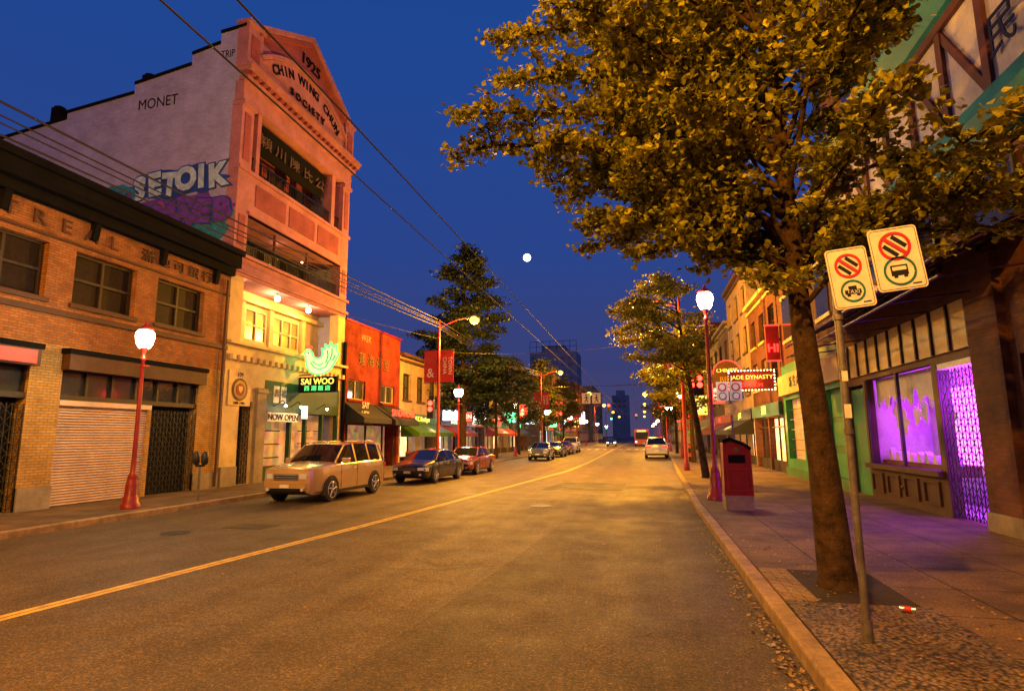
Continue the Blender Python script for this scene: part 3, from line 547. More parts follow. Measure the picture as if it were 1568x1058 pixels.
for i in range(17):
    y=11+i*.65; b.cyl('ribs','purplep',(6.55,y,5.7),(4.9,y,4.95),.028,n=5)
b.cyl('rails','purplep',(4.9,10.8,4.95),(4.9,21.6,4.95),.04,n=6); b.cyl('rails','purplep',(6.55,10.8,5.7),(6.55,21.6,5.7),.04,n=6); b.cyl('rails','purplep',(5.7,10.8,5.32),(5.7,21.6,5.32),.03,n=6); b.cyl('rails','purplep',(4.9,10.8,4.6),(4.9,21.6,4.6),.03,n=6)
b.quad('canvas','purplep',(6.5,10.9,5.74),(6.5,21.5,5.74),(4.9,21.5,5.0),(4.9,10.9,5.0))
for i in range(6): y=11+i*2.1; b.cyl('stays','purplep',(6.55,y,4.8),(4.95,y,4.62),.02,n=5)
b.done()
b=B('green_shop_building',(6.6,26,0))
b.facade('wall','greenb',XR,-1,21.42,30.4,-.05,5.2,[(22.0,23.9,.15,3.6),(24.6,26.7,.15,3.4),(27.2,30,.9,3.6)],.3)
b.box('door','green',6.8,6.86,22,23.9,.1,3.6)
for z in (.5,1.6,2.6): b.box('door_panels','greenb',6.77,6.799,22.25,23.65,z,z+.8)
b.box('dark_inside','dark',6.9,6.95,24.6,26.7,.1,3.4); b.box('inside','shopd',6.9,6.95,27.2,30,.9,3.6)
for z in (1.3,1.75,2.2,2.65,3.1): b.box('bars','iron',6.68,6.7,27.2,30,z,z+.03)
b.box('plinth','green',6.5,6.598,21.5,30.4,.1,.5); b.box('fascia','cream',6.4,6.598,21.42,30.4,3.8,4.7); b.text('fascia_text','greend','新 生 命 GROCERY',(6.38,26,4.25),'R',.5,.01,.0)
b.box('upper','brickred',6.62,12,21.42,30.4,5.2,10.5); b.box('cornice','brown',6.2,12,21.42,30.4,10.5,10.8)
for y in (22.4,25,27.8): b.box('upper_window','glass',6.58,6.63,y,y+1.5,6.3,8.2); b.box('upper_window_frame','framel',6.54,6.6,y-.1,y+1.6,6.15,6.3); b.box('upper_window_frame','framel',6.54,6.6,y-.1,y+1.6,8.2,8.35)
b.box('mass','greyb',7,14,21.42,30.4,0,5.2); b.done()
b=B('neon_sign',(6.2,30.2,6.5)); b.box('board','awnr',5.95,6.55,30.1,30.3,5.5,7.2); b.text('text','neonr','HI',(6.25,30.07,6.1),'C',.55,.02,.01); b.box('trim','neonr',5.9,6.55,30.05,30.1,7.2,7.26); b.box('trim','neonr',5.9,6.55,30.05,30.1,5.47,5.53); b.box('arm','iron',6.5,6.7,30.15,30.25,6.5,6.6)
b.light('neon_glow',(5.6,29.6,6.2),(1,.05,.03),60,.3); b.done()
b=B('bulb_sign',(5.4,31.5,4.8)); b.box('board','redp',4.3,6.5,31.4,31.6,4.2,5.2); b.text('text','neony','JADE DYNASTY',(5.4,31.37,4.85),'C',.29,.01,.0); b.text('text','neonr','DIM SUM',(5.4,31.37,4.45),'C',.26,.01,.0)
for i in range(15):
    for z in (4.21,5.19): b.sphere('bulbs','bulb',(4.32+i*.154,31.37,z),.03,5)
for i in range(6):
    for x in (4.32,6.48): b.sphere('bulbs','bulb',(x,31.37,4.3+i*.16),.03,5)
b.cyl('arm','iron',(6.5,31.5,5.0),(6.7,31.5,5.0),.04); b.light('bulb_glow',(5.4,31.0,4.7),(1,.5,.15),50,.4); b.done()
b=B('arch_sign',(5.3,40,6)); 
b.prism('board','brown',[(4.5,5.0),(6.3,5.0)]+[(5.4+.9*math.cos(t*PI/12),5.9+.9*math.sin(t*PI/12)) for t in range(13)],'y',39.9,40.1)
for t in range(12):
    a=t*PI/12; c=(t+1)*PI/12; b.cyl('rim','neonr',(5.4+.86*math.cos(a),39.88,5.9+.86*math.sin(a)),(5.4+.86*math.cos(c),39.88,5.9+.86*math.sin(c)),.035,n=5)
b.text('text','neony','CHINESE',(5.4,39.87,6.1),'C',.34,.01,.0); b.text('text','gold','BBQ',(5.4,39.87,5.5),'C',.5,.01,.0); b.cyl('arm','iron',(6.2,40,5.5),(6.7,40,5.5),.04); b.done()
# ---------------------------------------------------------------- lamps / poles
def heritage(x,y,H,power=150,k=1.0,g=1.15):
    b=B('street_lamp',(x,y,.15))
    prof=[(.34,0),(.34,.12),(.27,.16),(.27,.3),(.2,.36),(.22,.6),(.17,.75),(.15,.8),(.17,.84),(.1,.95),(.085,1.3),(.075,H*.7),(.06,H-.75),(.1,H-.72),(.1,H-.66),(.06,H-.62),(.07,H-.5),(.13,H-.42),(.14,H-.38)]
    b.lathe('post','redp',(x,y,.15),[(r*k,z) for r,z in prof],16)
    for i in range(8):
        t=i*PI/4; b.cyl('fluting','redp',(x+.205*k*math.cos(t),y+.205*k*math.sin(t),.5),(x+.15*k*math.cos(t),y+.15*k*math.sin(t),.95),.02,n=5)
    b.cyl('crossbar','redp',(x-.22,y,.15+H-.9),(x+.22,y,.15+H-.9),.02,n=6)
    b.lathe('globe','lampw',(x,y,.15+H-.38),[(.12*g,0),(.17*g,.1),(.21*g,.3),(.2*g,.42),(.15*g,.5)],16)
    b.lathe('lantern_cap','redp',(x,y,.15+H-.38),[(.17*g,.49),(.19*g,.52),(.12,.6),(.04,.66),(.03,.74),(.001,.78)],16)
    for i in range(6):
        t=i*PI/3; b.cyl('lantern_ribs','redp',(x+.125*g*math.cos(t),y+.125*g*math.sin(t),.15+H-.38),(x+.215*g*math.cos(t),y+.215*g*math.sin(t),.15+H-.08),.007,n=4)
    if power: b.light('lamp_light',(x+.36 if x<0 else x-.36,y-.15,H),(1,.80,.45),power,.2)
    b.done()
heritage(-13.6,13.7,4.75,400,.72); heritage(1.97,18.3,6.0,480,.75)
for x,y in ((-12.1,38),(-12.1,56)): heritage(x,y,4.9,300,.75,1.5)
heritage(3.0,50,5.2,300,.75,1.5)
for x,y in ((-12.1,76),(-12.1,100),(3.0,72),(3.0,100),(-12.1,128),(3,130),(-12.1,160),(3,165),(-12.1,200),(3,205)): heritage(x,y,5.0,0,.75,2)
SOD=(1,.415,.025)
def cobra(x,y,H,dx,power,banner=False,signal=0,base='redp'):
    b=B('street_light_pole',(x,y,.15)); b.lathe('post',base,(x,y,.15),[(.17,0),(.17,.35),(.11,.45),(.09,H*.6),(.065,H-.1),(.001,H)],12)
    n=8; pts=[(x+dx*i/n,y,H+.1-.55+.55*math.sin(PI/2*i/n)) for i in range(n+1)]
    for p,q in zip(pts,pts[1:]): b.cyl('arm',base,p,q,.035,n=6)
    hx=x+dx; s=1 if dx>0 else -1
    b.prism('lamp_head','steel',[(hx-.1*s,H+.03),(hx-.05*s,H+.2),(hx+.5*s,H+.22),(hx+.75*s,H+.1),(hx+.7*s,H+.03)],'y',y-.15,y+.15)
    b.sphere('lamp_lens','lampo',(hx+.4*s,y,H-.06),.3 if y<100 else .45,8,.85)
    if power: b.light('sodium_lamp',(hx+.4*s,y,H-.45),SOD,power,.12)
    if banner:
        for s2 in (-1,1):
            xa,xb_=sorted((x+s2*.12,x+s2*.95)); b.box('banner','banner',xa,xb_,y-.012,y+.012,5.3,7.25)
            for z in (5.25,7.28): b.cyl('banner_arm','iron',(x,y,z),(x+s2*1.0,y,z),.025,n=5)
            xm=(xa+xb_)/2
            if s2<0: b.text('banner_text','golddim','唐人街',(xm,y-.02,6.6),'C',.24,.004); b.text('banner_text','signw','&',(xm,y-.02,5.85),'C',.8,.004,.0)
            else:
                for i,l in enumerate(('CHINA','TOWN')): b.text('banner_text','signw',l,(xm-.17+.34*i,y-.02,6.3),'C',.34,.004,.0,tilt=-PI/2)
    if signal:
        z=3.2 if signal<0 else 4.2; sx=x+signal*.45
        for kx in ((0,.42) if signal>0 else (0,)):
            b.box('signal_housing','signk',sx-.2+kx,sx+.2+kx,y-.25,y+.05,z-.1,z+1.05)
            for i in range(3): b.cyl('signal_lens_%d'%i,'sigr' if i>=1 else 'signk',(sx+kx,y-.26,z+.1+i*.36),(sx+kx,y-.25,z+.1+i*.36),.15,n=14)
        b.light('signal_glow',(sx,y-.5,z+.8),(1,.03,.02),25,.1)
    b.done()
cobra(2.17,33.2,9.45,-2.0,12500,True,1); cobra(-12.1,34,9.1,1.85,11000,True,-1)
cobra(-11.9,70,9.6,2.0,10500,True); cobra(2.9,78,9.5,-2.0,10500,True); cobra(-11.9,108,9.6,2.0,10000,True); cobra(2.9,112,9.6,-2,10000,True)
cobra(2.3,0.2,9.5,-2.0,7600); cobra(-13.3,-1,9.3,2.0,9000)
for y in (150,195,245): cobra(-11.9,y,9.6,2.0,14000 if y==150 else 0); cobra(2.9,y,9.6,-2,0)
for x,y in ((-11.5,84),(2.6,84),(-11.5,190),(2.8,190),(-5,90),(-1.5,135),(-7,135)):
    b=B('traffic_signal',(x,y,.1)); 
    z=4.2 if abs(x)>10 or x>2 else 5.6
    if z<5: b.cyl('post','iron',(x,y,.1),(x,y,z+1),.07)
    else: b.cyl('hanger','iron',(x,y,z+1),(x,y,z+2.2),.03)
    b.box('housing','signk',x-.2,x+.2,y-.2,y+.1,z-.1,z+1.05)
    col='sigg' if (x<-6 and y>100) else 'sigr'
    b.cyl('lens',col,(x,y-.22,z+(.9 if col=='sigr' else .15)),(x,y-.2,z+(.9 if col=='sigr' else .15)),.2,n=12); b.done()
b=B('pedestrian_sign',(-6,70,6))
for k,x in enumerate((-6.5,-5.3)):
    b.box('plate','signw',x-.5,x+.5,69.95,70.0,5.75,7.0)
    s=1 if k else -1
    b.cyl('figure_head','signk',(x,69.93,6.75),(x,69.95,6.75),.11,n=10)
    for p,q in (((0,6.62),(0,6.3)),((0,6.3),(.22*s,5.9)),((0,6.3),(-.22*s,5.9)),((0,6.58),(.25*s,6.4)),((0,6.58),(-.2*s,6.35))): b.cyl('figure','signk',(x+p[0],69.94,p[1]),(x+q[0],69.94,q[1]),.06,n=5)
    b.cyl('hanger','iron',(x,70,7.0),(x,70,7.6),.02,n=4)
b.cyl('span','iron',(-11.9,70,7.8),(2.6,70,7.8),.03,n=4); b.done()
b=B('overhead_wires')
def wire(p,q,r=.014,sag=0,n=10):
    p=Vector(p);q=Vector(q); P=[p.lerp(q,i/n)-Vector((0,0,sag*4*(i/n)*(1-i/n))) for i in range(n+1)]
    for a,c in zip(P,P[1:]): b.cyl('wire','wire',a,c,r,n=4,caps=False)
for x in (-3.55,-4.25): wire((x,-20,6.05),(x,200,6.05),.012)
for x in (-.1,-.75): wire((x,24,6.15),(x,200,6.15),.014)
for dx,dz,r in ((0,0,.03),(.1,-.45,.02),(.15,-.7,.02),(.1,-1.0,.026)): 
    wire((-14.4+dx,-10,9.9+dz),(-12.2+dx,34,9.2+dz*.5),r,.3); wire((-12.2,34,9.2+dz*.5),(-12.0,70,9.7+dz*.5),r,.5); wire((-12,70,9.7+dz*.5),(-12,108,9.7+dz*.5),r,.5)
wire((-12.1,34,7.2),(2.17,33.2,7.4),.012,.5)
for y in (57,90,120): wire((-12,y,7.2),(2.7,y,7.2),.02,.5)
wire((-15.4,22,8.2),(-12.2,34,8.0),.012,.1)
b.done()
# ---------------------------------------------------------------- sign pole with parking signs
b=B('parking_sign',(1.9,6.2,.15))
b.cyl('pole','steel',(1.9,6.2,.1),(1.9,6.2,3.5),.034,n=12); b.cyl('base_collar','steel',(1.9,6.2,.14),(1.9,6.2,.34),.048,n=12)
for z in (2.0,2.6,3.1): b.cyl('clamp','steel',(1.9,6.2,z),(1.9,6.2,z+.05),.046,n=10)
b.box('sticker','signw',1.87,1.93,6.16,6.166,2.15,2.28); b.box('sticker','signw',1.875,1.925,6.16,6.166,2.5,2.6)
def plate(cx,cz,w,h,tilt,kind,y=6.13):
    R=lambda u,v:(cx+u*math.cos(tilt)-v*math.sin(tilt),cz+u*math.sin(tilt)+v*math.cos(tilt))
    def rr(w,h,r,n=5):
        P=[]
        for sx,sz,a0 in ((1,1,0),(-1,1,PI/2),(-1,-1,PI),(1,-1,1.5*PI)):
            for i in range(n+1): a=a0+PI/2*i/n; P.append(R(sx*(w/2-r)+r*math.cos(a),sz*(h/2-r)+r*math.sin(a)))
        return P
    b.prism('plate','signw',rr(w,h,.035),'y',y,y+.006)
    P=rr(w-.03,h-.03,.03)
    for p,q in zip(P,P[1:]+P[:1]): b.cyl('border','signk',(p[0],y-.001,p[1]),(q[0],y-.001,q[1]),.0028,n=4)
    def ring(u,v,r,t,mat,yy):
        n=28
        for i in range(n):
            a=2*PI*i/n; c=2*PI*(i+1)/n
            b.prism('ring',mat,[R(u+r*math.cos(a),v+r*math.sin(a)),R(u+r*math.cos(c),v+r*math.sin(c)),R(u+(r-t)*math.cos(c),v+(r-t)*math.sin(c)),R(u+(r-t)*math.cos(a),v+(r-t)*math.sin(a))],'y',yy,yy+.003)
    def rect(mat,u0,u1,v0,v1,yy,a=0,cu=0,cv=0):
        def T(u,v):
            uu=u-cu; vv=v-cv; return R(cu+uu*math.cos(a)-vv*math.sin(a),cv+uu*math.sin(a)+vv*math.cos(a))
        b.prism('pictogram',mat,[T(u0,v0),T(u1,v0),T(u1,v1),T(u0,v1)],'y',yy,yy+.002)
    s=w; r=s*.33
    v=h*.2
    for q in (-.42,0,.42): rect('signk',-r*.55,r*.55,v+r*q-r*.14,v+r*q+r*.14,y-.003,-PI/4,0,v)
    ring(0,v,r,r*.2,'signred',y-.006); rect('signred',-r*.9,r*.9,v-r*.12,v+r*.12,y-.0075,-PI/4,0,v)
    v=-h*.2 if kind=='bus' else -h*.22
    ring(0,v,r if kind=='bus' else r*.9,r*.14,'signteal',y-.006)
    if kind=='bus':
        rect('signk',-r*.55,r*.5,v-r*.3,v+r*.42,y-.003); rect('signw',-r*.45,r*.4,v+r*.05,v+r*.3,y-.006); 
        for u in (-r*.3,r*.3): rect('signk',u-r*.12,u+r*.12,v-r*.45,v-r*.3,y-.0035)
    else:
        rect('signk',-r*.6,r*.6,v-r*.25,v+r*.1,y-.003); rect('signk',-r*.3,r*.3,v+r*.1,v+r*.4,y-.0035); b.text('pictogram','signw','TAXI',(R(0,v-r*.08)[0],y-.005,R(0,v-r*.08)[1]),'C',r*.42,.001)
        for u in (-r*.35,r*.35): rect('signk',u-r*.13,u+r*.13,v-r*.42,v-r*.25,y-.0036)
    rect('signk',w*.2,w*.38,-h*.43,-h*.41,y-.003)
plate(2.02,3.50,.37,.60,.10,'taxi',6.13); plate(2.44,3.66,.43,.62,.10,'bus',6.12)
b.box('bracket','steel',1.88,2.5,6.14,6.16,3.42,3.46); b.box('bracket','steel',1.88,2.5,6.14,6.16,3.66,3.70); b.done()
b=B('parking_sign',(2.7,19.5,.15)); b.cyl('pole','steel',(2.7,19.5,.1),(2.7,19.5,3.9),.03)
for k,x in enumerate((2.46,2.86)):
    b.box('plate','signw',x-.18,x+.18,19.45,19.47,3.05,3.65); b.cyl('ring','signred',(x,19.44,3.48),(x,19.45,3.48),.13,n=16); b.cyl('ring_in','signw',(x,19.435,3.48),(x,19.44,3.48),.09,n=16); b.cyl('ring_lower','signteal',(x,19.44,3.2),(x,19.45,3.2),.12,n=16); b.cyl('ring_lower_in','signw',(x,19.435,3.2),(x,19.44,3.2),.09,n=16)
b.box('yellow_plate','yellow',2.5,2.9,19.45,19.47,2.6,2.95); b.done()
b=B('litter_bin',(2.25,16.1,.15))
b.prism('body','redp',[(1.93,.5),(2.6,.5),(2.58,1.62),(2.42,1.74),(2.1,1.86),(1.95,1.8)],'y',15.9,16.5); b.box('base','stone',1.93,2.6,15.87,16.53,.14,.5)
for (a,c,d,e) in ((2.0,2.5,.6,.64),(2.0,2.5,1.12,1.16),(2.0,2.04,.64,1.12),(2.46,2.5,.64,1.12)): b.box('panel_moulding','awnr',a,c,15.88,15.899,d,e)
b.prism('hood_trim','black',[(1.95,1.8),(2.1,1.86),(2.42,1.74),(2.58,1.62),(2.6,1.68),(2.43,1.8),(2.1,1.93),(1.93,1.87)],'y',15.86,16.54)
b.box('opening','black',2.05,2.45,15.885,15.899,1.3,1.5); b.cyl('emblem','golddim',(2.25,15.88,1.62),(2.25,15.9,1.62),.07,n=16); b.done(.012)
b=B('parking_meter',(-13.35,15.9,.15))
b.cyl('post','steel',(-13.35,15.9,.14),(-13.35,15.9,1.15),.035)
b.cyl('yoke','iron',(-13.5,15.9,1.18),(-13.2,15.9,1.18),.04)
for x in (-13.5,-13.2): b.lathe('head','iron',(x,15.9,1.2),[(.05,0),(.1,.06),(.11,.22),(.09,.33),(.05,.4),(.001,.42)],12); b.cyl('dial','glass',(x,15.79,1.45),(x,15.8,1.45),.06,n=12)
b.done()
for x,y in ((-12.6,31),(-12.4,45),(3.2,44)):
    b=B('newspaper_box',(x,y,.15)); b.box('cabinet','signred',x-.25,x+.25,y-.2,y+.2,.5,1.2); b.box('legs','iron',x-.2,x+.2,y-.15,y+.15,.14,.5); b.box('window','glass',x-.2,x+.2,y-.215,y-.2,.75,1.1); b.done(.01)
# ---------------------------------------------------------------- vehicles
def car(name,loc,rot,pm,kind='sedan',lights=False):
    b=B(name,loc,rot); b.local=True
    if kind=='suv':
        S=[(-2.43,.46,.84,.86,.66,.58,'n'),(-2.38,.33,.98,1.02,.80,.72,'n'),(-2.22,.27,1.06,1.1,.91,.82,'h'),(-1.7,.26,1.11,1.17,.975,.86,'h'),(-1.12,.26,1.14,1.22,.985,.86,'w'),(-.42,.26,1.16,1.76,.985,.74,'g'),(.12,.26,1.17,1.83,.985,.74,'p'),(.22,.26,1.17,1.835,.985,.74,'g'),(1.08,.26,1.18,1.835,.985,.73,'p'),(1.18,.26,1.18,1.825,.985,.73,'g'),(1.95,.27,1.18,1.79,.97,.71,'p'),(2.15,.28,1.17,1.75,.95,.70,'r'),(2.36,.34,1.1,1.2,.91,.85,'n'),(2.43,.5,.9,.95,.84,.78,'e')]
        wy=(-1.45,1.42); wr=.375
    elif kind=='hatch':
        S=[(-2.1,.45,.72,.74,.6,.55,'n'),(-2.02,.3,.84,.86,.76,.68,'n'),(-1.75,.24,.9,.93,.84,.75,'h'),(-1.15,.23,.96,1.03,.86,.78,'w'),(-.35,.23,.98,1.42,.86,.62,'g'),(.25,.23,.98,1.47,.86,.62,'p'),(.33,.23,.98,1.47,.86,.62,'g'),(1.2,.23,.99,1.42,.85,.61,'p'),(1.4,.25,.99,1.36,.84,.6,'r'),(1.9,.3,.95,1.0,.8,.7,'n'),(2.05,.42,.8,.82,.72,.66,'e')]
        wy=(-1.28,1.25); wr=.32
    else:
        S=[(-2.3,.42,.66,.68,.6,.55,'n'),(-2.22,.28,.76,.78,.78,.7,'n'),(-1.95,.22,.84,.87,.87,.78,'h'),(-1.2,.21,.91,.98,.90,.8,'w'),(-.4,.21,.93,1.38,.90,.62,'g'),(.2,.21,.94,1.44,.90,.61,'p'),(.29,.21,.94,1.44,.90,.61,'g'),(1.0,.21,.95,1.38,.90,.6,'p'),(1.1,.21,.95,1.36,.90,.6,'r'),(1.72,.23,.96,1.04,.89,.74,'h'),(2.2,.3,.92,.98,.84,.76,'n'),(2.3,.42,.78,.82,.76,.7,'e')]
        wy=(-1.38,1.35); wr=.325
    rings=[]
    for y,zb,be,tp,wb,wt,fl in S:
        half=[(wb*.9,zb),(wb*.985,zb+.1),(wb,(zb+be)/2),(wb*.975,be-.03),(wb*.94,be),(wt,tp-.04),(wt*.88,tp-.005),(wt*.5,tp+.014),(0,tp+.02)]
        rings.append([(x,y,z) for x,z in half]+[(-x,y,z) for x,z in half[-2::-1]])
    n=len(rings[0]); V=[p for r in rings for p in r]; Fc=[];mi=[]
    for i in range(len(rings)-1):
        fl=S[i][6]
        for k in range(n-1):
            kk=k if k<n//2 else n-2-k
            g=(kk==4 and fl in 'gwr') or (kk>=5 and fl in 'wr')
            Fc.append((i*n+k,i*n+k+1,(i+1)*n+k+1,(i+1)*n+k)); mi.append(1 if g else 0)
        Fc.append((i*n,(i+1)*n,(i+1)*n+n-1,i*n+n-1)); mi.append(2)
    Fc.append(tuple(range(n))); mi.append(0); Fc.append(tuple(range(len(V)-n,len(V)))); mi.append(0)
    me=bpy.data.meshes.new('body'); me.from_pydata(V,[],Fc)
    for m_ in (pm,'cglass','signk'): me.materials.append(M[m_])
    me.polygons.foreach_set('material_index',mi); me.polygons.foreach_set('use_smooth',[True]*len(Fc)); me.update()
    o=bpy.data.objects.new('body',me); COL.objects.link(o); o.parent=b.root
    bm=o.modifiers.new('bevel','BEVEL'); bm.width=.03; bm.segments=3; bm.limit_method='ANGLE'; bm.angle_limit=math.radians(28)
    wn=o.modifiers.new('wn','WEIGHTED_NORMAL'); wn.keep_sharp=True
    W=max(s[4] for s in S)
    iw=[i for i,s in enumerate(S) if s[6]=='w'][0]; ir=[i for i,s in enumerate(S) if s[6]=='r'][0]
    for s_ in (1,-1):
        for i in (iw,ir):
            p=rings[i][5]; q=rings[i+1][5]; b.cyl('pillars',pm,(p[0]*s_,p[1],p[2]+.01),(q[0]*s_,q[1],q[2]+.01),.035,n=6)
        for w in wy:
            nn=16; P=[(w+(wr+.06)*math.cos(PI*i/nn),max(wr,.3)+(wr+.06)*math.sin(PI*i/nn)) for i in range(nn+1)]+[(w-(wr+.06),.22),(w+(wr+.06),.22)]
            xa,xb_=sorted((s_*(W-.12),s_*(W+.006))); b.prism('wheel_arch','signk',P,'x',xa,xb_)
            X0=s_*(W-.2); X1=s_*(W+.025)
            b.cyl('tyre','tyre',(X0,w,wr),(X1-s_*.02,w,wr),wr,n=24); b.cyl('tyre','tyre',(X1-s_*.02,w,wr),(X1,w,wr),wr,wr*.93,n=24)
            b.cyl('rim_dark','iron',(X1,w,wr),(X1+s_*.004,w,wr),wr*.68,n=20)
            for k in range(5):
                t=k*2*PI/5+.3; b.cyl('rim_spokes','chrome',(X1+s_*.008,w,wr),(X1+s_*.012,w+wr*.66*math.cos(t),wr+wr*.66*math.sin(t)),.035,n=5)
            for k in range(20):
                t=k*2*PI/20; t2=(k+1)*2*PI/20; b.cyl('rim_ring','chrome',(X1+s_*.008,w+wr*.67*math.cos(t),wr+wr*.67*math.sin(t)),(X1+s_*.008,w+wr*.67*math.cos(t2),wr+wr*.67*math.sin(t2)),.018,n=4)
        my=S[iw][0]+.35; mz=S[iw][2]+.08; xa,xb_=sorted((s_*(W-.03),s_*(W+.2))); b.box('mirrors',pm,xa,xb_,my-.06,my+.1,mz-.04,mz+.12)
        for dy in (S[iw+1][0]+.28,S[iw+3][0]+.45): xa,xb_=sorted((s_*(W-.01),s_*(W+.02))); b.box('door_handles','chrome',xa,xb_,dy,dy+.18,S[iw][2]-.14,S[iw][2]-.11)
        for dy in (S[iw][0]+.25,S[iw+2][0]+.05,S[ir][0]-.05): xa,xb_=sorted((s_*(W-.01),s_*(W+.002))); b.box('door_seams','signk',xa,xb_,dy,dy+.012,S[4][1]+.12,S[iw][2]-.04)
        xa,xb_=sorted((s_*(W-.02),s_*(W+.012))); b.box('sill_trim','signk',xa,xb_,wy[0]+wr+.08,wy[1]-wr-.08,S[4][1]+.0,S[4][1]+.1)
    yf=S[0][0]; zt=S[1][2]; hw=S[1][4]
    b.box('grille','signk',-.42,.42,yf-.02,yf+.1,zt-.27,zt-.08)
    for i in range(3): b.box('grille_bars','chrome',-.42,.42,yf-.035,yf-.021,zt-.25+i*.065,zt-.232+i*.065)
    b.box('intake','signk',-.5,.5,yf-.012,yf+.1,S[0][1]-.08,S[0][1]+.06)
    b.prism('bumper',pm,[(-hw-.06,yf+.22),(-hw+.1,yf-.03),(-.4,yf-.07),(.4,yf-.07),(hw-.1,yf-.03),(hw+.06,yf+.22)],'z',S[0][1]+.02,S[0][1]+.16); b.box('licence_plate','signw',-.16,.16,yf-.085,yf-.071,S[0][1]+.03,S[0][1]+.13)
    for s_ in (1,-1):
        P=[(s_*.47,yf-.02),(s_*.68,yf+.0),(s_*(hw+.02),yf+.12),(s_*(hw+.07),yf+.3),(s_*.5,yf+.2)]; b.prism('headlamps','head' if lights else 'lens',P,'z',zt-.22,zt-.06)
        b.cyl('foglamps','lens',(s_*.6,yf-.06,S[0][1]-.02),(s_*.6,yf+.05,S[0][1]-.02),.05,n=10)
        yr=S[-1][0]; xa,xb_=sorted((s_*.5,s_*(S[-2][4]+.01))); b.box('tail_lamps','tail' if lights else 'redlens',xa,xb_,yr-.2,yr+.015,S[-2][2]-.2,S[-2][2]-.02)
    if kind=='suv':
        for s_ in (1,-1): b.cyl('roof_rails','chrome',(s_*.68,-.2,1.88),(s_*.66,1.8,1.87),.018,n=6)
    yr=S[-1][0]; b.box('rear_plate','signw',-.16,.16,yr,yr+.02,.62,.74); b.box('rear_bumper',pm,-S[-1][4],S[-1][4],yr-.1,yr+.04,.42,.58)
    return b.done(.008,local=True)
M['p_gold']=paint('car_paint_champagne',(.48,.31,.13)); M['p_black']=paint('car_paint_black',(.015,.015,.018)); M['p_red']=paint('car_paint_maroon',(.18,.015,.01)); M['p_silver']=paint('car_paint_silver',(.55,.56,.58)); M['p_blue']=paint('car_paint_grey',(.12,.16,.2)); M['p_bus']=paint('bus_paint_red',(.5,.03,.03),0)
car('parked_suv',(-10.7,18.95,0),math.radians(-2),'p_gold','suv')
car('parked_sedan',(-9.85,26.6,0),math.radians(-4),'p_black','sedan'); car('parked_car',(-9.65,32.4,0),math.radians(-2),'p_red','sedan')
car('parked_car',(-8.6,50.5,0),0,'p_blue','hatch'); car('parked_car',(-8.6,58.5,0),0,'p_black','sedan'); car('parked_car',(-8.7,65.5,0),0,'p_red','sedan'); car('parked_suv',(-8.8,73,0),0,'p_silver','suv')
car('parked_suv',(1.05,56,0),PI,'p_silver','suv',True)
car('moving_car',(-6.2,118,0),0,'p_black','sedan',True); car('moving_car',(-.6,138,0),PI,'p_red','sedan',True)
b=B('city_bus',(-.4,112,0)); b.box('body','p_bus',-1.7,.9,112,123,.4,3.1); b.box('windscreen','glass',-1.55,.75,111.95,112.02,1.3,2.6); b.box('destination_sign','neony',-1.2,.4,111.93,111.95,2.7,2.95); b.box('side_windows','glass',-1.73,.93,112.6,122.5,1.5,2.5)
for x in (-1.55,.55): b.box('headlamps','head',x,x+.22,111.93,112,.75,.95)
for y in (114,120.5):
    for x in (-1.72,.7): b.cyl('wheels','tyre',(x,y,.48),(x+.25,y,.48),.48,n=16)
b.done(.05)
# ---------------------------------------------------------------- trees
def leafmesh(name,parent,mat,C,size,flat=.6):
    n=len(C); C=np.asarray(C)
    nrm=rng.normal(size=(n,3)); nrm[:,2]=np.abs(nrm[:,2])+flat; nrm/=np.linalg.norm(nrm,axis=1)[:,None]
    r=rng.normal(size=(n,3)); a=np.cross(nrm,r); a/=np.linalg.norm(a,axis=1)[:,None]; bb=np.cross(nrm,a)
    s=size*rng.uniform(.65,1.25,size=(n,1))
    V=np.empty((n,5,3)); V[:,0]=C-bb*s*.5; V[:,1]=C-a*s*.52+bb*s*.25+nrm*s*.12; V[:,2]=C-a*s*.12+bb*s*.52; V[:,3]=C+a*s*.3+bb*s*.48; V[:,4]=C+a*s*.55+bb*s*.1+nrm*s*.12
    me=bpy.data.meshes.new(name); me.vertices.add(n*5); me.vertices.foreach_set('co',V.reshape(-1)); me.loops.add(n*5); me.loops.foreach_set('vertex_index',np.arange(n*5,dtype=np.int32))
    me.polygons.add(n); me.polygons.foreach_set('loop_start',np.arange(0,n*5,5,dtype=np.int32)); me.polygons.foreach_set('loop_total',np.full(n,5,dtype=np.int32))
    me.update(calc_edges=True); me.materials.append(M[mat]); o=bpy.data.objects.new(name,me); COL.objects.link(o); o.parent=parent; return o
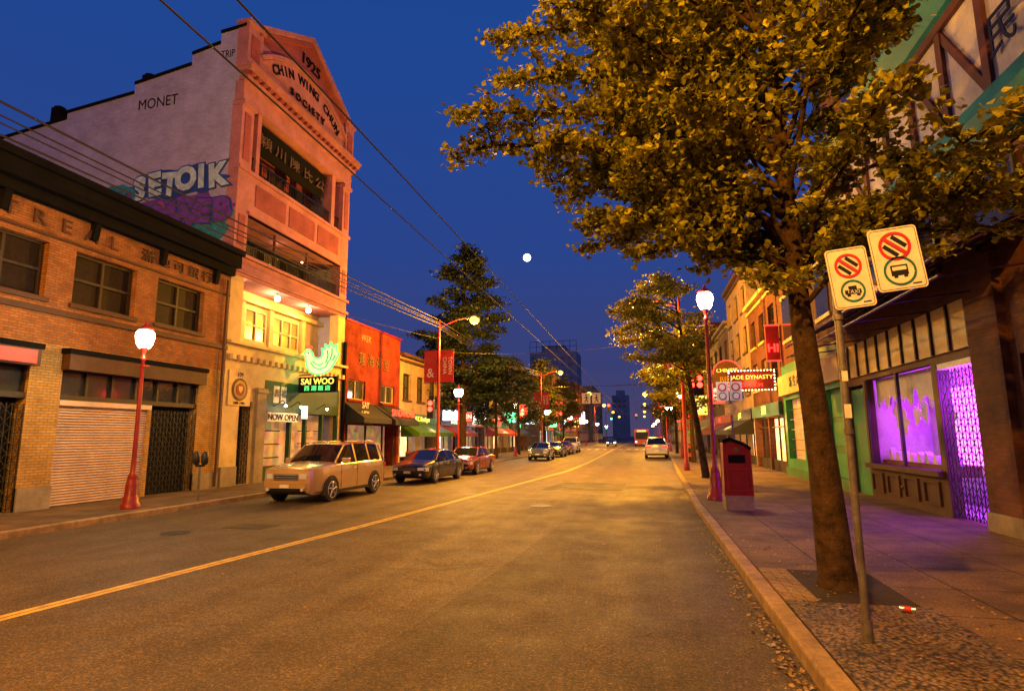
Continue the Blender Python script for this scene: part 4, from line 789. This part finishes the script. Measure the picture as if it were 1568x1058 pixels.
def tree(name,base,top,r0,limbs,mat,leaf=.07,clump=.2,per=26,subn=9,sub=.8,vflat=.5,trunkpts=None,seed=1,cover=.25):
    random.seed(seed)
    b=B(name,base); bx=Vector(base); T=trunkpts or [bx,bx.lerp(Vector(top),.33),bx.lerp(Vector(top),.66),Vector(top)]
    T=[Vector(t) for t in T]; m=len(T)-1
    b.cyl('trunk','bark',T[0]-Vector((0,0,.1)),T[0]+(T[1]-T[0])*.08,r0*1.35,r0*1.08,12,False); T2=[T[0]+(T[1]-T[0])*.08]+T[1:]
    for i in range(m):
        ra=r0*(1.08-.85*i/m); rb=r0*(1.08-.85*(i+1)/m); b.cyl('trunk','bark',T2[i],T2[i+1],ra,rb,12,False)
    def onT(z):
        for p,q in zip(T,T[1:]):
            if p.z<=z<=q.z: return p.lerp(q,(z-p.z)/(q.z-p.z))
        return T[-1]
    L=[]
    def clumpat(c,s=1.0):
        cnt=int(per*random.uniform(.6,1.4)); g=rng.normal(size=(cnt,3))*np.array([clump,clump,clump*vflat])*s; L.append(g+np.array(c))
    for (zs,E) in limbs:
        S=onT(zs); E=Vector(E); d=E-S; ln=d.length
        P=[]
        for i in range(7):
            t=i/6; p=S.lerp(E,t)+Vector((0,0,.12*ln*math.sin(PI*t)))+Vector((random.uniform(-1,1),random.uniform(-1,1),random.uniform(-1,1)))*.05*ln*math.sin(PI*t); P.append(p)
        rr=max(.012,min(r0*.3,.013*ln))
        for i in range(6): b.cyl('limbs','bark',P[i],P[i+1],rr*(1-.13*i),rr*(1-.13*(i+1)),6,False)
        k=max(3,int(subn*ln/3))
        for j in range(k):
            t=cover+(1-cover)*(j+random.random())/k; i=min(5,int(t*6)); p=P[i].lerp(P[i+1],t*6-i)
            dd=d.normalized(); side=dd.cross(Vector((0,0,1))).normalized()*random.choice((-1,1)); q=p+(side*random.uniform(.3,1)+dd*random.uniform(-.1,.6)+Vector((0,0,random.uniform(-.3,.45))))*sub*(1.15-.6*t)*random.uniform(.5,1.2)
            b.cyl('twigs','bark',p,q,rr*.35,.004,4,False)
            nn=max(2,int((q-p).length/(clump*1.1)))
            for u in range(nn+1): clumpat(p.lerp(q,(u+.4)/(nn+.4)),random.uniform(.6,1.1))
        clumpat(E,.8)
    root=b.done(); A=np.concatenate(L)-np.array(base); leafmesh('foliage',root,mat,A,leaf); return len(A)
limbs=[(4.6,(-2.75,8.4,6.45)),(4.9,(-2.45,7.8,6.75)),(6.0,(-2.2,8.4,8.4)),(5.6,(-2.1,8.6,7.75)),(5.0,(-1.45,8.0,6.1)),(4.7,(-1.0,8.6,5.6)),(4.3,(-.8,8.2,5.0)),(4.1,(-.7,8.5,4.75)),(4.0,(0.0,8.2,4.5)),(4.2,(-.3,7.7,4.9)),(4.1,(.5,8.0,4.55)),(4.1,(1.2,9.3,4.6)),(3.6,(1.5,7.7,4.05)),
(4.0,(4.6,8.2,4.5)),(4.3,(5.2,8.6,5.0)),(4.4,(4.9,7.4,4.6)),(5,(4.9,9.2,5.7)),(7.0,(5.6,8.4,8.4)),(7.6,(5.3,9,9.2)),(3.9,(3.4,7.6,4.1)),(4.4,(3.3,9.3,4.9)),(6.6,(4.0,7.4,7.9)),(4.2,(3.9,10.2,5.0)),(4.1,(4.2,7.8,4.9)),(4.1,(3.0,7.2,4.5)),
(6.8,(4.6,7.2,8.3)),(7.2,(4.9,7.8,8.9)),(6.9,(5.3,7.0,8.2)),(6.5,(3.6,6.8,7.8)),(4.3,(4.9,8.9,5.1)),(4.2,(5.5,8.0,4.9)),(5.0,(3.1,8.0,6.3)),(5.4,(3.3,7.4,6.9)),(5.6,(3.2,8.6,7.3)),(4.8,(3.0,7.6,5.8)),(6.2,(3.5,7.9,7.6))]
random.seed(5)
for i in range(48):
    a=random.uniform(0,2*PI); z=random.uniform(4.9,10.2); f=min(1,(z-3.4)/2.2)*(1-max(0,z-8)*.12)
    rad=random.uniform(1.8,3.5)*f; x=2.0+rad*math.cos(a); y=8.3+rad*math.sin(a)
    if x>3.3 and 5.3<z<7.8: continue
    if x<-1.2: x=random.uniform(-1.3,.2)
    limbs.append((max(3.6,z-rad*.45-.4),(x,y,z)))
for i in range(34):
    x=random.uniform(-1.5,1.6); y=random.uniform(6.3,10.3); z=random.uniform(5.2,9.6)
    z=max(z,5.3+max(0,-x)*.5); limbs.append((max(3.9,z-1.6),(x,y,z)))
nl=tree('ginkgo_tree',(2.22,8.25,.1),None,.2,limbs,'leaf',.092,.13,21,11,.8,.40,trunkpts=[(2.25,8.25,.15),(2.2,8.25,1.6),(2.08,8.25,3.6),(2.0,8.2,6.2),(2.0,8.2,10.5)],seed=11)
def gen(n,c,rx,rz,z0,z1,cone=.0,seed=3):
    random.seed(seed); L=[]
    for i in range(n):
        t=(i+random.random())/n; z=z0+(z1-z0)*t; a=random.uniform(0,2*PI); prof=(math.sin(PI*min(1,t*.85+.15))**.7)*(1-cone*t); rad=rx*prof*random.uniform(.55,1.1)
        L.append((max(z0-1,z-rad*.4),(c[0]+rad*math.cos(a),c[1]+rad*math.sin(a),z)))
    return L
tree('street_tree',(-14.0,45,.1),(-13.9,45,17.0),.3,gen(74,(-13.6,45),4.8,0,4.5,17.3,.35,21),'leafd',.22,.36,20,6,1.3,.4,seed=2)
tree('street_tree',(2.6,27.5,.1),(1.6,27.5,8.6),.16,gen(40,(.9,27.5),2.7,0,4.6,9.4,.2,22),'leaf',.13,.24,20,8,.9,.45,seed=3)
tree('street_tree',(-12.6,60,.1),(-12.6,60,8.6),.16,gen(30,(-12.6,60),2.9,0,3.2,9.5,.3,23),'leafm',.2,.35,14,7,1.1,.5,seed=4)
tree('street_tree',(-12.5,50,.1),(-12.5,50,7.6),.16,gen(26,(-12.5,50),2.4,0,3.0,8.3,.3,33),'leafm',.2,.32,14,7,1.1,.5,seed=14)
tree('street_tree',(-12.6,76,.1),(-12.6,76,9.6),.16,gen(30,(-12.6,76),3.4,0,3.4,12,.3,24),'leafm',.26,.4,12,7,1.2,.5,seed=5)
tree('street_tree',(-12.6,95,.1),(-12.6,95,9),.16,gen(26,(-12.6,95),3.6,0,3.5,11.5,.3,25),'leafm',.3,.5,10,6,1.3,.5,seed=6)
tree('street_tree',(3.3,43,.1),(3.2,43,8.6),.16,gen(34,(2.6,43),3.0,0,4.0,9.6,.3,26),'leaf',.18,.3,14,7,1.1,.5,seed=7)
tree('street_tree',(3.3,64,.1),(3.3,64,8.6),.16,gen(26,(3.0,64),3.0,0,4.0,9.6,.3,27),'leafm',.24,.4,12,7,1.1,.5,seed=8)
tree('street_tree',(3.3,96,.1),(3.3,96,8.6),.16,gen(24,(3.3,96),3.4,0,3.8,9.6,.3,28),'leafm',.3,.5,10,6,1.1,.5,seed=9)
pts=[]
for i in range(520):
    y=3.5+abs(random.gauss(0,1))*6; x=1.24-abs(random.gauss(0,.12)); pts.append((x,y,.012))
for i in range(260): pts.append((random.uniform(1.5,3.6),random.uniform(3.8,12),.165))
for i in range(60): pts.append((random.uniform(-9,1.2),random.uniform(4,22),.012))
b=B('fallen_leaves'); leafmesh('leaves',b.root,'leafdry',pts,.04,3.0)
b=B('crushed_can',(2.62,7.2,.16)); b.cyl('can','chrome',(2.55,7.25,.19),(2.68,7.2,.19),.032,n=12); b.cyl('label','signred',(2.58,7.24,.19),(2.65,7.21,.19),.033,n=12); b.done()
b=B('moon',(-76.8,400,128.5)); b.sphere('disc','moon',(-76.8,400,128.5),2.7,16); b.done()
# ---------------------------------------------------------------- world
w=bpy.data.worlds.new('World'); SC.world=w; w.use_nodes=True; nt=w.node_tree; bg=nt.nodes['Background']
sky=N(nt,'ShaderNodeTexSky'); sky.sky_type='NISHITA'; sky.sun_disc=False; sky.sun_elevation=math.radians(-3); sky.sun_rotation=math.radians(200)
tc=N(nt,'ShaderNodeTexCoord'); sp=N(nt,'ShaderNodeSeparateXYZ'); nt.links.new(tc.outputs['Generated'],sp.inputs[0])
g=ramp(nt,sp.outputs[2],[(0,(.070,.056,.130)),(.12,(.040,.050,.175)),(.3,(.021,.056,.255)),(.6,(.012,.060,.285)),(1,(.006,.03,.15))])
sm=N(nt,'ShaderNodeMix',data_type='RGBA',blend_type='ADD'); sm.inputs[0].default_value=.03; nt.links.new(g,sm.inputs[6]); nt.links.new(sky.outputs[0],sm.inputs[7])
nt.links.new(sm.outputs[2],bg.inputs[0]); bg.inputs[1].default_value=1.0
sl=bpy.data.lights.new('moonlight','SUN'); sl.energy=.02; sl.angle=.01; sl.color=(.8,.85,1); so=bpy.data.objects.new('moonlight',sl); COL.objects.link(so); so.rotation_euler=Vector((-76.8,400,128)).to_track_quat('Z','Y').to_euler()
# ---------------------------------------------------------------- camera
f=900.0; th=math.atan(139/900); ps=math.atan(201/900*math.cos(th)); roll=math.radians(0.4)
F=Vector((-math.sin(ps)*math.cos(th),math.cos(ps)*math.cos(th),math.sin(th)))
R0=Vector((math.cos(ps),math.sin(ps),0)); U0=R0.cross(F)
R=R0*math.cos(roll)-U0*math.sin(roll); U=R.cross(F)
cam=bpy.data.cameras.new('camera'); co=bpy.data.objects.new('camera',cam); COL.objects.link(co)
mt=Matrix((R,U,-F)).transposed().to_4x4(); mt.translation=Vector((0,0,2.0)); co.matrix_world=mt
cam.sensor_width=36; cam.lens=f/1568*36; cam.clip_end=3000; cam.clip_start=.05; SC.camera=co
